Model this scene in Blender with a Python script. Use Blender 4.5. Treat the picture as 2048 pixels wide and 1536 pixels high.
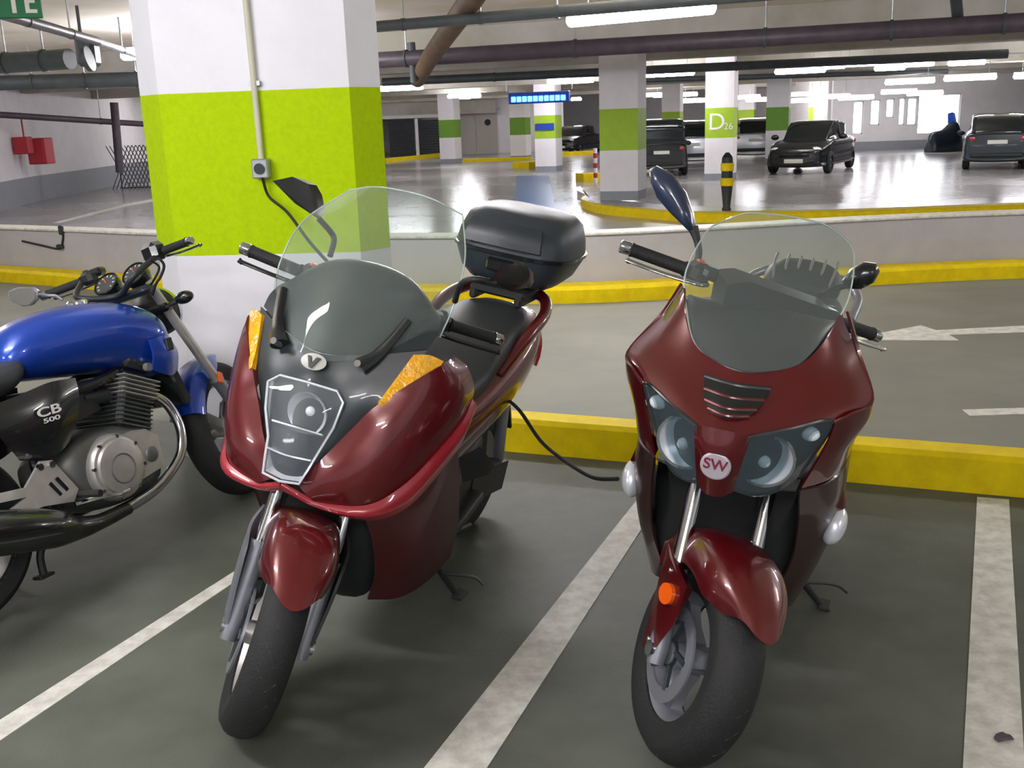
import bpy, bmesh, math, random
from mathutils import Vector, Matrix
random.seed(7)
S = bpy.context.scene
for _o in list(bpy.data.objects):
    bpy.data.objects.remove(_o)
COL = S.collection
PI = math.pi
# ---------------------------------------------------------------- camera, world, exposure
cam = bpy.data.cameras.new('camera')
cam.sensor_width = 36.0
cam.lens = 2050 / 2048 * 36.0
cam.clip_start = 0.05
co = bpy.data.objects.new('camera', cam)
COL.objects.link(co)
PITCH, ROLL = math.atan((768 - 243) * math.cos(math.radians(2.0)) / 2050), math.radians(2.0)
F = Vector((0, math.cos(PITCH), -math.sin(PITCH)))
U0 = Vector((0, math.sin(PITCH), math.cos(PITCH)))
R0 = Vector((1, 0, 0))
Rv = R0 * math.cos(ROLL) - U0 * math.sin(ROLL)
Uv = U0 * math.cos(ROLL) + R0 * math.sin(ROLL)
co.matrix_world = Matrix(((Rv.x, Uv.x, -F.x, 0), (Rv.y, Uv.y, -F.y, 0), (Rv.z, Uv.z, -F.z, 1.55), (0, 0, 0, 1)))
S.camera = co
w = bpy.data.worlds.new('world')
S.world = w
w.use_nodes = True
w.node_tree.nodes['Background'].inputs[0].default_value = (0.92, 0.96, 1.0, 1)
w.node_tree.nodes['Background'].inputs[1].default_value = 0.42
S.view_settings.view_transform = 'Standard'
S.view_settings.look = 'None'
S.view_settings.exposure = 0.27
S.view_settings.gamma = 1.0
S.view_settings.use_curve_mapping = False
S.cycles.max_bounces = 8
S.cycles.transparent_max_bounces = 12
S.cycles.use_denoising = True
S.cycles.sample_clamp_indirect = 6.0
TUBE = 70.0       # radiance of the fluorescent diffusers

# ---------------------------------------------------------------- materials
def lin(c):
    return tuple(((x / 255) / 12.92 if x / 255 <= 0.04045 else ((x / 255 + 0.055) / 1.055) ** 2.4) for x in c)
MATS = {}
def mat(name, rgb, rough=0.5, metal=0.0, coat=0.0, var=0.0, vs=6.0, bump=0.0, bs=60.0, emit=0.0, trans=0.0, ior=1.45, rgb2=None, detail=4.0, rv=0.0, alpha=1.0, coord='Object', spec=0.5):
    m = bpy.data.materials.new(name)
    m.use_nodes = True
    nt = m.node_tree
    b = nt.nodes['Principled BSDF']
    c = lin(rgb)
    b.inputs['Base Color'].default_value = (*c, 1)
    b.inputs['Roughness'].default_value = rough
    b.inputs['Metallic'].default_value = metal
    b.inputs['Coat Weight'].default_value = coat
    b.inputs['Coat Roughness'].default_value = 0.04
    b.inputs['IOR'].default_value = ior
    b.inputs['Specular IOR Level'].default_value = spec
    if emit:
        b.inputs['Emission Color'].default_value = (*c, 1)
        b.inputs['Emission Strength'].default_value = emit
    if trans:
        b.inputs['Transmission Weight'].default_value = trans
    b.inputs['Alpha'].default_value = alpha
    if var or bump or rgb2 or rv:
        tc = nt.nodes.new('ShaderNodeTexCoord')
    if var or rgb2:
        n = nt.nodes.new('ShaderNodeTexNoise')
        n.inputs['Scale'].default_value = vs
        n.inputs['Detail'].default_value = detail
        n.inputs['Roughness'].default_value = 0.65
        nt.links.new(tc.outputs[coord], n.inputs['Vector'])
        r = nt.nodes.new('ShaderNodeValToRGB')
        c2 = lin(rgb2) if rgb2 else tuple(max(0, x * (1 - var)) for x in c)
        c1 = c if rgb2 else tuple(min(1, x * (1 + var)) for x in c)
        r.color_ramp.elements[0].position = 0.35
        r.color_ramp.elements[1].position = 0.65
        r.color_ramp.elements[0].color = (*c2, 1)
        r.color_ramp.elements[1].color = (*c1, 1)
        nt.links.new(n.outputs['Fac'], r.inputs['Fac'])
        nt.links.new(r.outputs['Color'], b.inputs['Base Color'])
        if rv:
            mr = nt.nodes.new('ShaderNodeMapRange')
            mr.inputs['To Min'].default_value = rough - rv
            mr.inputs['To Max'].default_value = rough + rv
            nt.links.new(n.outputs['Fac'], mr.inputs['Value'])
            nt.links.new(mr.outputs['Result'], b.inputs['Roughness'])
    if bump:
        n2 = nt.nodes.new('ShaderNodeTexNoise')
        n2.inputs['Scale'].default_value = bs
        n2.inputs['Detail'].default_value = 3
        nt.links.new(tc.outputs[coord], n2.inputs['Vector'])
        bp = nt.nodes.new('ShaderNodeBump')
        bp.inputs['Strength'].default_value = bump
        bp.inputs['Distance'].default_value = 0.01
        nt.links.new(n2.outputs['Fac'], bp.inputs['Height'])
        nt.links.new(bp.outputs['Normal'], b.inputs['Normal'])
    MATS[name] = m
    return m
M_floor = mat('bay_floor', (90, 94, 84), 0.6, rgb2=(62, 66, 58), vs=1.3, bump=0.12, bs=90, rv=0.1)
M_lane = mat('lane_floor', (122, 121, 110), 0.65, rgb2=(108, 108, 98), vs=0.8, bump=0.08, bs=70)
M_far = mat('far_floor', (165, 162, 160), 0.2, rgb2=(138, 136, 136), vs=0.35, rv=0.05)
M_white = mat('white_wall', (232, 228, 230), 0.7, rgb2=(224, 221, 222), vs=2.0)
M_colw = mat('column_white', (241, 240, 244), 0.6, rgb2=(234, 233, 237), vs=3.0, bump=0.04)
M_green = mat('column_lime', (182, 214, 0), 0.8, spec=0.2, rgb2=(174, 204, 0), vs=40, bump=0.05, bs=120)
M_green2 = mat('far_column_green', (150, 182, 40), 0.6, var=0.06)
M_greenshade = mat('far_column_shaded_green', (104, 148, 44), 0.6, var=0.06)  # far column green darkened in colour for the pillars in shade
M_dado = mat('grey_dado', (138, 142, 148), 0.6, var=0.05)
M_yellow = mat('curb_yellow', (228, 202, 0), 0.65, spec=0.25, rgb2=(212, 184, 2), vs=9, bump=0.08, bs=80)
M_conc = mat('concrete', (184, 181, 184), 0.8, rgb2=(170, 168, 170), vs=1.2, bump=0.06)
M_ceil = mat('ceiling_concrete', (242, 234, 226), 0.9, rgb2=(222, 212, 182), vs=0.6)
M_beam = mat('beam_concrete', (186, 182, 174), 0.9, rgb2=(160, 156, 142), vs=0.8)
M_paint = mat('line_paint', (222, 220, 210), 0.6, rgb2=(186, 184, 174), vs=14)
M_pipe = mat('pipe_dark', (72, 64, 72), 0.45, var=0.2, vs=5)
M_pipe2 = mat('pipe_grey', (66, 72, 74), 0.5, var=0.15)
M_rust = mat('rusty_duct', (92, 70, 44), 0.7, var=0.2, vs=4)
M_box = mat('box_plastic', (46, 54, 60), 0.42, bump=0.05, bs=220)
M_box2 = mat('box_lid_panel', (32, 40, 46), 0.35, bump=0.03, bs=220)
M_galv = mat('galvanised', (170, 172, 172), 0.4, metal=0.7, var=0.1)
M_tube = mat('tube_light', (250, 248, 255), 0.5, emit=TUBE)
M_tube2 = mat('far_tube_light', (250, 248, 255), 0.5, emit=20.0)
M_house = mat('lamp_housing', (205, 205, 205), 0.5)
M_day = mat('daylight_pane', (245, 248, 255), 0.3, emit=3.6)
M_glassdk = mat('car_glass', (18, 26, 28), 0.1, coat=0.4)
M_rubber = mat('tyre_rubber', (30, 31, 31), 0.72, bump=0.25, bs=140)
M_plastic = mat('black_plastic', (34, 36, 37), 0.5, bump=0.015, bs=200)
M_gloss = mat('gloss_black', (24, 27, 28), 0.22, coat=0.5)
M_grey = mat('satin_grey_plastic', (44, 51, 53), 0.34, coat=0.25)
M_red = mat('metallic_red', (94, 16, 22), 0.32, metal=0.25, coat=1.0)
M_redB = mat('wine_red', (86, 12, 18), 0.3, metal=0.25, coat=1.0)
M_lip = mat('bright_red', (150, 30, 42), 0.35, coat=0.8)
M_blue = mat('metallic_blue', (24, 66, 168), 0.28, metal=0.3, coat=1.0)
M_chrome = mat('chrome', (205, 208, 212), 0.12, metal=1.0)
M_alu = mat('cast_aluminium', (188, 186, 180), 0.4, metal=0.6, var=0.08, vs=20)
M_alud = mat('fork_silver', (150, 152, 160), 0.38, metal=0.6)
M_refl = mat('lamp_reflector', (236, 240, 246), 0.26, metal=0.45)
M_amber = mat('amber_lens', (240, 172, 0), 0.12, coat=1.0, var=0.16, vs=34, bump=0.6, bs=60)
M_orange = mat('orange_reflector', (238, 96, 18), 0.25, coat=0.8)
M_redlens = mat('red_lens', (170, 24, 36), 0.2, coat=0.8)
M_leather = mat('seat_vinyl', (46, 49, 51), 0.5, bump=0.06, bs=150)
M_tubeoff = mat('bulb_glass', (235, 238, 240), 0.1, coat=1.0)
M_smoke2 = None
M_cargry2 = mat('blue_black_mirror', (40, 52, 74), 0.22, coat=0.6)
M_shadered = mat('shaded_lower_red', (66, 14, 15), 0.45, coat=0.25)  # scooter red with the shade under the cowl lip put into its colour
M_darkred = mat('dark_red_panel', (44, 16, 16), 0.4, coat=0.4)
M_paintgrey = mat('pleat_grey', (120, 112, 108), 0.5)
M_plate2 = mat('gauge_dial', (62, 66, 66), 0.5)
M_mirrorpaint = mat('painted_mirror_glass', (128, 126, 120), 0.25, metal=0.2)  # grey colour stands in for the floor reflected in the glass
M_bluedk = mat('deep_blue', (14, 40, 110), 0.3, metal=0.3, coat=1.0)
M_alud2 = mat('dark_alloy', (104, 106, 104), 0.45, metal=0.6, var=0.1, vs=20)
M_emblem = mat('emblem_grey', (160, 160, 152), 0.4, metal=0.2)
M_badge = mat('badge_silver', (198, 190, 198), 0.35, metal=0.3)
M_inkred = mat('badge_letters', (120, 40, 60), 0.4)
M_paintw = mat('white_lettering', (232, 230, 224), 0.5)
M_redbox = mat('fire_red', (176, 48, 56), 0.5)
M_conduit = mat('cream_conduit', (205, 202, 180), 0.5)
M_carblk = mat('car_black', (12, 17, 21), 0.25, coat=0.35)
M_cargry = mat('car_grey_blue', (18, 30, 38), 0.35, coat=0.15)
M_carsil = mat('car_silver', (180, 182, 186), 0.25, metal=0.5, coat=0.8)
M_plate = mat('number_plate', (210, 212, 200), 0.5)
M_blueled = mat('blue_led', (60, 170, 255), 0.4, emit=9.0)
M_bluebox = mat('sign_blue', (30, 60, 150), 0.5)
M_signgrn = mat('sign_green', (10, 110, 62), 0.5)
M_dark = mat('dark_void', (22, 28, 34), 0.6)
M_doorm = mat('door_beige', (176, 170, 160), 0.5)
M_bluefl = mat('blue_floor_tone', (88, 112, 160), 0.3, var=0.1)
def glass(name, tint, gray, alpha_mix, rough=0.02):
    m = bpy.data.materials.new(name)
    m.use_nodes = True
    nt = m.node_tree
    nt.nodes.remove(nt.nodes['Principled BSDF'])
    out = nt.nodes['Material Output']
    tr = nt.nodes.new('ShaderNodeBsdfTransparent')
    tr.inputs[0].default_value = (*tint, 1)
    gl = nt.nodes.new('ShaderNodeBsdfGlossy')
    gl.inputs['Roughness'].default_value = rough
    df = nt.nodes.new('ShaderNodeBsdfDiffuse')
    df.inputs[0].default_value = (*gray, 1)
    mx0 = nt.nodes.new('ShaderNodeMixShader')
    mx0.inputs[0].default_value = alpha_mix
    nt.links.new(tr.outputs[0], mx0.inputs[1])
    nt.links.new(df.outputs[0], mx0.inputs[2])
    fr = nt.nodes.new('ShaderNodeFresnel')
    fr.inputs['IOR'].default_value = 1.45
    gm = nt.nodes.new('ShaderNodeNewGeometry')
    fb = nt.nodes.new('ShaderNodeMath')
    fb.operation = 'SUBTRACT'
    fb.inputs[0].default_value = 1.0
    nt.links.new(gm.outputs['Backfacing'], fb.inputs[1])
    fm = nt.nodes.new('ShaderNodeMath')
    fm.operation = 'MULTIPLY'
    nt.links.new(fr.outputs[0], fm.inputs[0])
    nt.links.new(fb.outputs[0], fm.inputs[1])
    mx = nt.nodes.new('ShaderNodeMixShader')
    nt.links.new(fm.outputs[0], mx.inputs[0])
    nt.links.new(mx0.outputs[0], mx.inputs[1])
    nt.links.new(gl.outputs[0], mx.inputs[2])
    nt.links.new(mx.outputs[0], out.inputs['Surface'])
    MATS[name] = m
    return m
M_screen = glass('acrylic_screen', (0.88, 0.92, 0.90), (0.46, 0.50, 0.49), 0.09)
M_edge = mat('acrylic_edge', (196, 208, 200), 0.3)
M_lens = glass('clear_lens', (0.96, 0.97, 0.98), (0.7, 0.74, 0.8), 0.08)
M_smoke2 = glass('tinted_lens', (0.80, 0.86, 0.88), (0.22, 0.28, 0.32), 0.14)
M_clearind = glass('clear_indicator', (0.86, 0.89, 0.92), (0.45, 0.48, 0.52), 0.12)

# ---------------------------------------------------------------- geometry helpers
def V(p):
    return Vector(p)
def crom(p0, p1, p2, p3, t):
    t2, t3 = t * t, t * t * t
    return 0.5 * ((2 * p1) + (-p0 + p2) * t + (2 * p0 - 5 * p1 + 4 * p2 - p3) * t2 + (-p0 + 3 * p1 - 3 * p2 + p3) * t3)
def spline(pts, n):
    """n+1 points of a Catmull-Rom curve through pts"""
    P = [V(p) for p in pts]
    if len(P) == 2:
        return [P[0].lerp(P[1], i / n) for i in range(n + 1)]
    k = len(P) - 1
    out = []
    for i in range(n + 1):
        t = i / n * k
        j = min(int(t), k - 1)
        a = P[j - 1] if j > 0 else P[0] * 2 - P[1]
        d = P[j + 2] if j + 2 <= k else P[k] * 2 - P[k - 1]
        out.append(crom(a, P[j], P[j + 1], d, t - j))
    return out
def basis(d):
    d = d.normalized()
    a = Vector((0, 0, 1)) if abs(d.z) < 0.9 else Vector((1, 0, 0))
    u = a.cross(d).normalized()
    return u, d.cross(u)
class MB:
    def __init__(self):
        self.v, self.f = [], []
    def add(self, vs, fs):
        o = len(self.v)
        self.v += [V(p) for p in vs]
        self.f += [tuple(i + o for i in f) for f in fs]
        return self
    def box(self, c, s, rot=None, ch=0.0):
        c = V(c)
        hx, hy, hz = s[0] / 2, s[1] / 2, s[2] / 2
        if ch:
            ch = min(ch, hx * .9, hy * .9, hz * .9)
            pts = []
            for sx in (-1, 1):
                for sy in (-1, 1):
                    for sz in (-1, 1):
                        pts += [(sx * (hx - ch), sy * (hy - ch), sz * hz), (sx * (hx - ch), sy * hy, sz * (hz - ch)), (sx * hx, sy * (hy - ch), sz * (hz - ch))]
            bm = bmesh.new()
            for p in pts:
                bm.verts.new(p)
            bmesh.ops.convex_hull(bm, input=bm.verts)
            bm.verts.index_update()
            vs = [v.co.copy() for v in bm.verts]
            fs = [tuple(v.index for v in f.verts) for f in bm.faces]
            bm.free()
        else:
            vs = [Vector((x, y, z)) for x in (-hx, hx) for y in (-hy, hy) for z in (-hz, hz)]
            fs = [(0, 1, 3, 2), (4, 6, 7, 5), (0, 4, 5, 1), (2, 3, 7, 6), (0, 2, 6, 4), (1, 5, 7, 3)]
        if rot is not None:
            vs = [rot @ p for p in vs]
        return self.add([p + c for p in vs], fs)
    def hull(self, pts):
        bm = bmesh.new()
        for p in pts:
            bm.verts.new(p)
        bmesh.ops.convex_hull(bm, input=bm.verts)
        for x in [x for x in bm.verts if not x.link_faces]:
            bm.verts.remove(x)
        bm.verts.index_update()
        self.add([x.co.copy() for x in bm.verts], [tuple(x.index for x in f.verts) for f in bm.faces])
        bm.free()
        return self
    def tube(self, pts, r, n=10, sm=0, caps=True, flat=1.0):
        P = spline(pts, sm) if sm else [V(p) for p in pts]
        m = len(P)
        rr = r if isinstance(r, (list, tuple)) else [r] * m
        if len(rr) != m:
            rr = [rr[0]] * m if len(rr) == 1 else [rr[min(int(i / (m - 1) * (len(rr) - 1)), len(rr) - 2)] * (1 - (i / (m - 1) * (len(rr) - 1) - min(int(i / (m - 1) * (len(rr) - 1)), len(rr) - 2))) + rr[min(int(i / (m - 1) * (len(rr) - 1)), len(rr) - 2) + 1] * (i / (m - 1) * (len(rr) - 1) - min(int(i / (m - 1) * (len(rr) - 1)), len(rr) - 2)) for i in range(m)]
        u = None
        rings = []
        for i in range(m):
            d = (P[min(i + 1, m - 1)] - P[max(i - 1, 0)]).normalized()
            if u is None:
                u, w_ = basis(d)
            u = (u - d * u.dot(d)).normalized()
            w_ = d.cross(u)
            rings.append([P[i] + (u * math.cos(2 * PI * k / n) + w_ * math.sin(2 * PI * k / n) * flat) * rr[i] for k in range(n)])
        return self.loft(rings, caps)
    def loft(self, rings, caps=True, closed=True):
        n, m = len(rings[0]), len(rings)
        vs = [p for r in rings for p in r]
        fs = []
        for i in range(m - 1):
            for k in range(n if closed else n - 1):
                k2 = (k + 1) % n
                fs.append((i * n + k, i * n + k2, (i + 1) * n + k2, (i + 1) * n + k))
        if caps:
            fs.append(tuple(range(n - 1, -1, -1)))
            fs.append(tuple((m - 1) * n + k for k in range(n)))
        return self.add(vs, fs)
    def sloft(self, secs, n=24, m=24, caps=True):
        """smooth loft: sections are lists of equal length (closed outlines); resampled along"""
        k = len(secs[0])
        cols = [spline([s[i] for s in secs], m) for i in range(k)]
        rings = []
        for j in range(m + 1):
            ring = [cols[i][j] for i in range(k)]
            P = ring
            out = []
            for q in range(n):
                t = q / n * k
                i = int(t) % k
                out.append(crom(P[i - 1], P[i], P[(i + 1) % k], P[(i + 2) % k], t - int(t)))
            rings.append(out)
        return self.loft(rings, caps)
    def lathe(self, prof, c, ax, n=40, closed=False):
        """prof: (radius, offset along axis)"""
        c, ax = V(c), V(ax).normalized()
        u, w_ = basis(ax)
        rings = []
        for k in range(n):
            a = 2 * PI * k / n
            d = u * math.cos(a) + w_ * math.sin(a)
            rings.append([c + d * r + ax * o for r, o in prof])
        m = len(prof)
        fs = []
        for k in range(n):
            k2 = (k + 1) % n
            for i in range(m if closed else m - 1):
                i2 = (i + 1) % m
                fs.append((k * m + i, k2 * m + i, k2 * m + i2, k * m + i2))
        return self.add([p for r in rings for p in r], fs)
    def disc(self, c, ax, r, t, n=28):
        return self.lathe([(1e-4, -t / 2), (r, -t / 2), (r, t / 2), (1e-4, t / 2)], c, ax, n)
    def patch(self, rows, nu=16, nv=12, th=0.006, flip=False, lin_u=False, lin_v=False):
        """smooth surface through a control grid, given thickness towards one side"""
        rws = [spline(r, nv) if not lin_v else spl_lin(r, nv) for r in rows]
        cols = [spline([r[j] for r in rws], nu) if not lin_u else spl_lin([r[j] for r in rws], nu) for j in range(nv + 1)]
        G = [[cols[j][i] for j in range(nv + 1)] for i in range(nu + 1)]
        sg = -1 if flip else 1
        N = []
        for i in range(nu + 1):
            for j in range(nv + 1):
                a = G[min(i + 1, nu)][j] - G[max(i - 1, 0)][j]
                b = G[i][min(j + 1, nv)] - G[i][max(j - 1, 0)]
                c = a.cross(b)
                if c.length < 1e-9:
                    c = N[-1] if N else Vector((0, 0, 1))
                N.append(c.normalized() * sg)
        top = [G[i][j] for i in range(nu + 1) for j in range(nv + 1)]
        bot = [p - N[k] * th for k, p in enumerate(top)]
        K = (nu + 1) * (nv + 1)
        fs = []
        idx = lambda i, j: i * (nv + 1) + j
        for i in range(nu):
            for j in range(nv):
                q = (idx(i, j), idx(i + 1, j), idx(i + 1, j + 1), idx(i, j + 1))
                fs.append(q)
                fs.append(tuple(K + x for x in reversed(q)))
        rim = [idx(i, 0) for i in range(nu + 1)] + [idx(nu, j) for j in range(1, nv + 1)] + [idx(i, nv) for i in range(nu - 1, -1, -1)] + [idx(0, j) for j in range(nv - 1, 0, -1)]
        for a, b in zip(rim, rim[1:] + rim[:1]):
            fs.append((a, K + a, K + b, b))
        return self.add(top + bot, fs)
    def prism(self, poly, d):
        """flat outline extruded by the vector d"""
        P = [V(p) for p in poly]
        n = len(P)
        d = V(d)
        return self.add(P + [p + d for p in P], [tuple(range(n - 1, -1, -1)), tuple(range(n, 2 * n))] + [(k, (k + 1) % n, n + (k + 1) % n, n + k) for k in range(n)])
    def ball(self, c, r, n=16, m=10):
        c = V(c)
        r = r if isinstance(r, (list, tuple)) else (r, r, r)
        rings = []
        for i in range(m + 1):
            a = PI * i / m
            q = max(math.sin(a), 1e-3)
            rings.append([c + Vector((r[0] * q * math.cos(2 * PI * k / n), r[1] * q * math.sin(2 * PI * k / n), r[2] * math.cos(a))) for k in range(n)])
        return self.loft(rings)
    def mirror(self):
        """adds the copy on the other side of the plane y = 0"""
        o = len(self.v)
        self.v += [Vector((p.x, -p.y, p.z)) for p in self.v[:o]]
        self.f += [tuple(o + i for i in reversed(f)) for f in self.f[:]]
        return self
    def xf(self, fn):
        self.v = [V(fn(p)) for p in self.v]
        return self
    def build(self, name, m, parent=None, ang=35, lh=False, flat=False):
        me = bpy.data.meshes.new(name)
        vs = [((p.x, -p.y, p.z) if lh else tuple(p)) for p in self.v]
        bm = bmesh.new()
        bv = [bm.verts.new(p) for p in vs]
        for f in self.f:
            q = []
            for i in f:
                if bv[i] not in q:
                    q.append(bv[i])
            if len(q) > 2:
                try:
                    bm.faces.new(q)
                except ValueError:
                    pass
        bmesh.ops.remove_doubles(bm, verts=bm.verts, dist=2e-5)
        bmesh.ops.recalc_face_normals(bm, faces=bm.faces)
        bm.to_mesh(me)
        bm.free()
        if not flat:
            me.polygons.foreach_set('use_smooth', [True] * len(me.polygons))
            me.set_sharp_from_angle(angle=math.radians(ang))
        me.materials.append(m)
        o = bpy.data.objects.new(name, me)
        COL.objects.link(o)
        if parent is not None:
            o.parent = parent
        return o
def spl_lin(pts, n):
    P = [V(p) for p in pts]
    k = len(P) - 1
    out = []
    for i in range(n + 1):
        t = i / n * k
        j = min(int(t), k - 1)
        out.append(P[j].lerp(P[j + 1], t - j))
    return out
def tag(o, label, cat, group=None):
    o['label'] = label
    o['category'] = cat
    if group:
        o['group'] = group
    return o
def struct(o):
    o['kind'] = 'structure'
    return o
def thing(name, label, cat, loc=(0, 0, 0), rz=0.0, group=None):
    o = bpy.data.objects.new(name, None)
    o.empty_display_size = 0.1
    COL.objects.link(o)
    o.location = loc
    o.rotation_euler = (0, 0, rz)
    return tag(o, label, cat, group)
def text(name, s, size, m, mw, parent=None, ext=0.002, bold=0.0, sx=1.0):
    cu = bpy.data.curves.new(name, 'FONT')
    cu.body = s
    cu.size = size
    cu.extrude = ext
    cu.offset = bold
    cu.align_x = 'CENTER'
    cu.align_y = 'CENTER'
    tmp = bpy.data.objects.new('tmp', cu)
    COL.objects.link(tmp)
    dg = bpy.context.evaluated_depsgraph_get()
    me = bpy.data.meshes.new_from_object(tmp.evaluated_get(dg))
    bpy.data.objects.remove(tmp)
    me.name = name
    me.transform(mw @ Matrix.Diagonal((sx, 1, 1, 1)))
    me.materials.clear()
    me.materials.append(m)
    o = bpy.data.objects.new(name, me)
    COL.objects.link(o)
    if parent is not None:
        o.parent = parent
    return o
def frame_m(c, x, y):
    """matrix with origin c, text running along x, up along y"""
    x = V(x).normalized()
    y = V(y)
    y = (y - x * y.dot(x)).normalized()
    z = x.cross(y)
    c = V(c)
    return Matrix(((x.x, y.x, z.x, c.x), (x.y, y.y, z.y, c.y), (x.z, y.z, z.z, c.z), (0, 0, 0, 1)))

EXTRALAMPS = [(-2.35, 2.15, 'over the blue motorcycle in front of the column'), (-0.6, -1.3, 'added just behind the camera position'), (-5.2, -1.2, 'added behind the camera on the left'), (0.6, -3.4, 'added behind the camera in the middle'), (4.8, -1.6, 'added behind the camera on the right'),
             (6.4, 4.6, 'added over the driving lane on the right'), (-0.3, 7.0, 'added over the driving lane behind the column'), (-5.6, 7.6, 'added over the driving lane on the left'), (9.0, 9.6, 'added over the lane far right'), (-9.5, 14.5, 'added over the far floor on the left'), (-3.4, 14.5, 'added, hidden behind the column'), (-6.5, 25.0, 'added, hidden deep behind the column'), (2.0, 31.0, 'added over the van'), (-3.0, 32.0, 'added over the far curbs'), (-13.5, 19.0, 'added beyond the left edge by the white wall'), (-2.0, 46.0, 'added in front of the far beige door'), (5.0, 44.0, 'added over the far yellow curbs'), (-14.6, 25.0, 'added out of view on the left along the white wall'), (-10.0, 36.0, 'added, hidden far behind the column'), (-5.7, 19.0, 'added, hidden behind the left side of the column'), (-7.6, 47.0, 'added behind the column in front of the dark gate'), (-9.6, 52.0, 'added far behind the column beside the dark gate'), (14.5, 18.0, 'added beyond the right edge over the far hall')]  # all but the first are added fill lamps

# ---------------------------------------------------------------- the setting
GA = math.radians(-20)
E1 = Vector((math.cos(GA), math.sin(GA), 0))
E2 = Vector((-math.sin(GA), math.cos(GA), 0))
def slab(name, poly, z0, z1, m, parent=None):
    b = MB()
    b.prism([(p[0], p[1], z0) for p in poly], (0, 0, z1 - z0))
    return b.build(name, m, parent, flat=True)
CA, CB_ = V((-0.66, 4.99, 0)), V((2.06, 3.90, 0))           # line of the near curb
CD = (CB_ - CA).normalized()
CN = Vector((-CD.y, CD.x, 0))
LFAR, RFAR = CA - CD * 9, CA + CD * 9
WB = [V(p) for p in [(-9.471, 13.57, 0), (-5.704, 11.48, 0), (-3.399, 10.07, 0), (-1.542, 9.255, 0), (-0.08083, 8.881, -2.22e-16), (1.227, 8.818, -2.22e-16), (3.37, 9.208, 0), (4.718, 9.289, 2.22e-16), (6.715, 9.185, 0)]]
WB = spline(WB, 32)
def offs(line, d):
    out = []
    for i, p in enumerate(line):
        t = (line[min(i + 1, len(line) - 1)] - line[max(i - 1, 0)]).normalized()
        out.append(p + Vector((-t.y, t.x, 0)) * d)
    return out
WM = offs(WB, 0.5)
struct(slab('floor', [LFAR, RFAR, RFAR - CN * 14, LFAR - CN * 14], -0.1, 0, M_floor))
struct(slab('floor', [LFAR, RFAR] + list(reversed(WM)), -0.1, 0, M_lane))
struct(slab('floor', WM + [(60, 8, 0), (70, 90, 0), (-60, 90, 0), (-40, 12, 0)], -0.1, 0, M_far))
struct(slab('ceiling', [(-45, -8), (70, -8), (70, 90), (-45, 90)], 3.0, 3.15, M_ceil))
for k, t in enumerate((13.0, 18.2, 23.4, 28.6, 33.8, 39.0, 44.2)):
    b = MB()
    b.box(E2 * t + Vector((8, 0, 2.82)), (70, 0.45, 0.38), Matrix.Rotation(GA, 3, 'Z'), 0.02)
    struct(b.build('trim_%d' % (k + 1), M_beam))
# low wall with its yellow footing
def strip(line, d0, d1, z0, z1, ch=0.02):
    a, c = offs(line, d0), offs(line, d1)
    rings = []
    for p, q in zip(a, c):
        n = (q - p).normalized()
        rings.append([p + Vector((0, 0, z0)), p + Vector((0, 0, z1 - ch)), p + n * ch + Vector((0, 0, z1)), q - n * ch + Vector((0, 0, z1)), q + Vector((0, 0, z1 - ch)), q + Vector((0, 0, z0))])
    return MB().loft(rings)
lw = thing('low_wall', 'long low grey concrete wall across the far side of the driving lane', 'wall', WB[16])
def into(o, root):
    o.parent = root
    o.matrix_parent_inverse = root.matrix_basis.inverted()
    return o
into(strip(WB, 0.30, 0.55, 0, 0.555).build('wall_body', M_conc, None, 30), lw)
into(strip(WB, 0.285, 0.565, 0.553, 0.575, 0.008).build('coping', M_paint, None, 30), lw)
o = strip(WB, 0.0, 0.297, 0, 0.145, 0.03).build('lane_curb', M_yellow, None, 30)
tag(o, 'curved yellow curb running along the foot of the low grey wall', 'curb')
nc = [CA + CD * t for t in (0.14, 1, 2, 3, 4, 5, 6, 7)]
o = strip(nc, 0.0, 0.17, 0, 0.165, 0.02).build('bay_curb', M_yellow, None, 30)
tag(o, 'straight yellow curb behind the two red scooters, dividing bays from lane', 'curb')
# stair-like bracket and cable on the low wall, far left
ck = thing('wall_cable', 'thin black cable with clamp fixed to the low wall at far left', 'cable', (-5.262, 11.52, 0.45))
k0 = [V((-5.861, 11.05, 0.4272)), V((-5.439, 11.05, 0.3857)), V((-5.174, 11.05, 0.3604)), V((-5.075, 11.05, 0.3784)), V((-5.015, 11.05, 0.4939)), V((-5.022, 11.05, 0.59))]
_wl = WB[5]
def onwall(p):                                                        # pushes a point onto the face of the low wall
    a = offs(WB, 0.29)
    best = min(range(len(a) - 1), key=lambda i: ((a[i] + a[i + 1]) / 2 - Vector((p[0], p[1], 0))).length)
    d = (a[best + 1] - a[best])
    t = (Vector((p[0], p[1], 0)) - a[best]).dot(d) / d.length_squared
    q = a[best] + d * t
    return Vector((q.x, q.y, p[2]))
k0 = [onwall(p) for p in k0]
into(MB().tube(k0, 0.012, 8, 24).build('cable', M_plastic), ck)
into(MB().box(k0[-1] + Vector((0, -0.02, -0.02)), (0.05, 0.05, 0.1), None, .01).build('clamp', M_plastic), ck)
into(MB().box(k0[3] + Vector((0, -0.02, 0.01)), (0.08, 0.05, 0.05), None, .01).build('clamp', M_plastic), ck)

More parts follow.
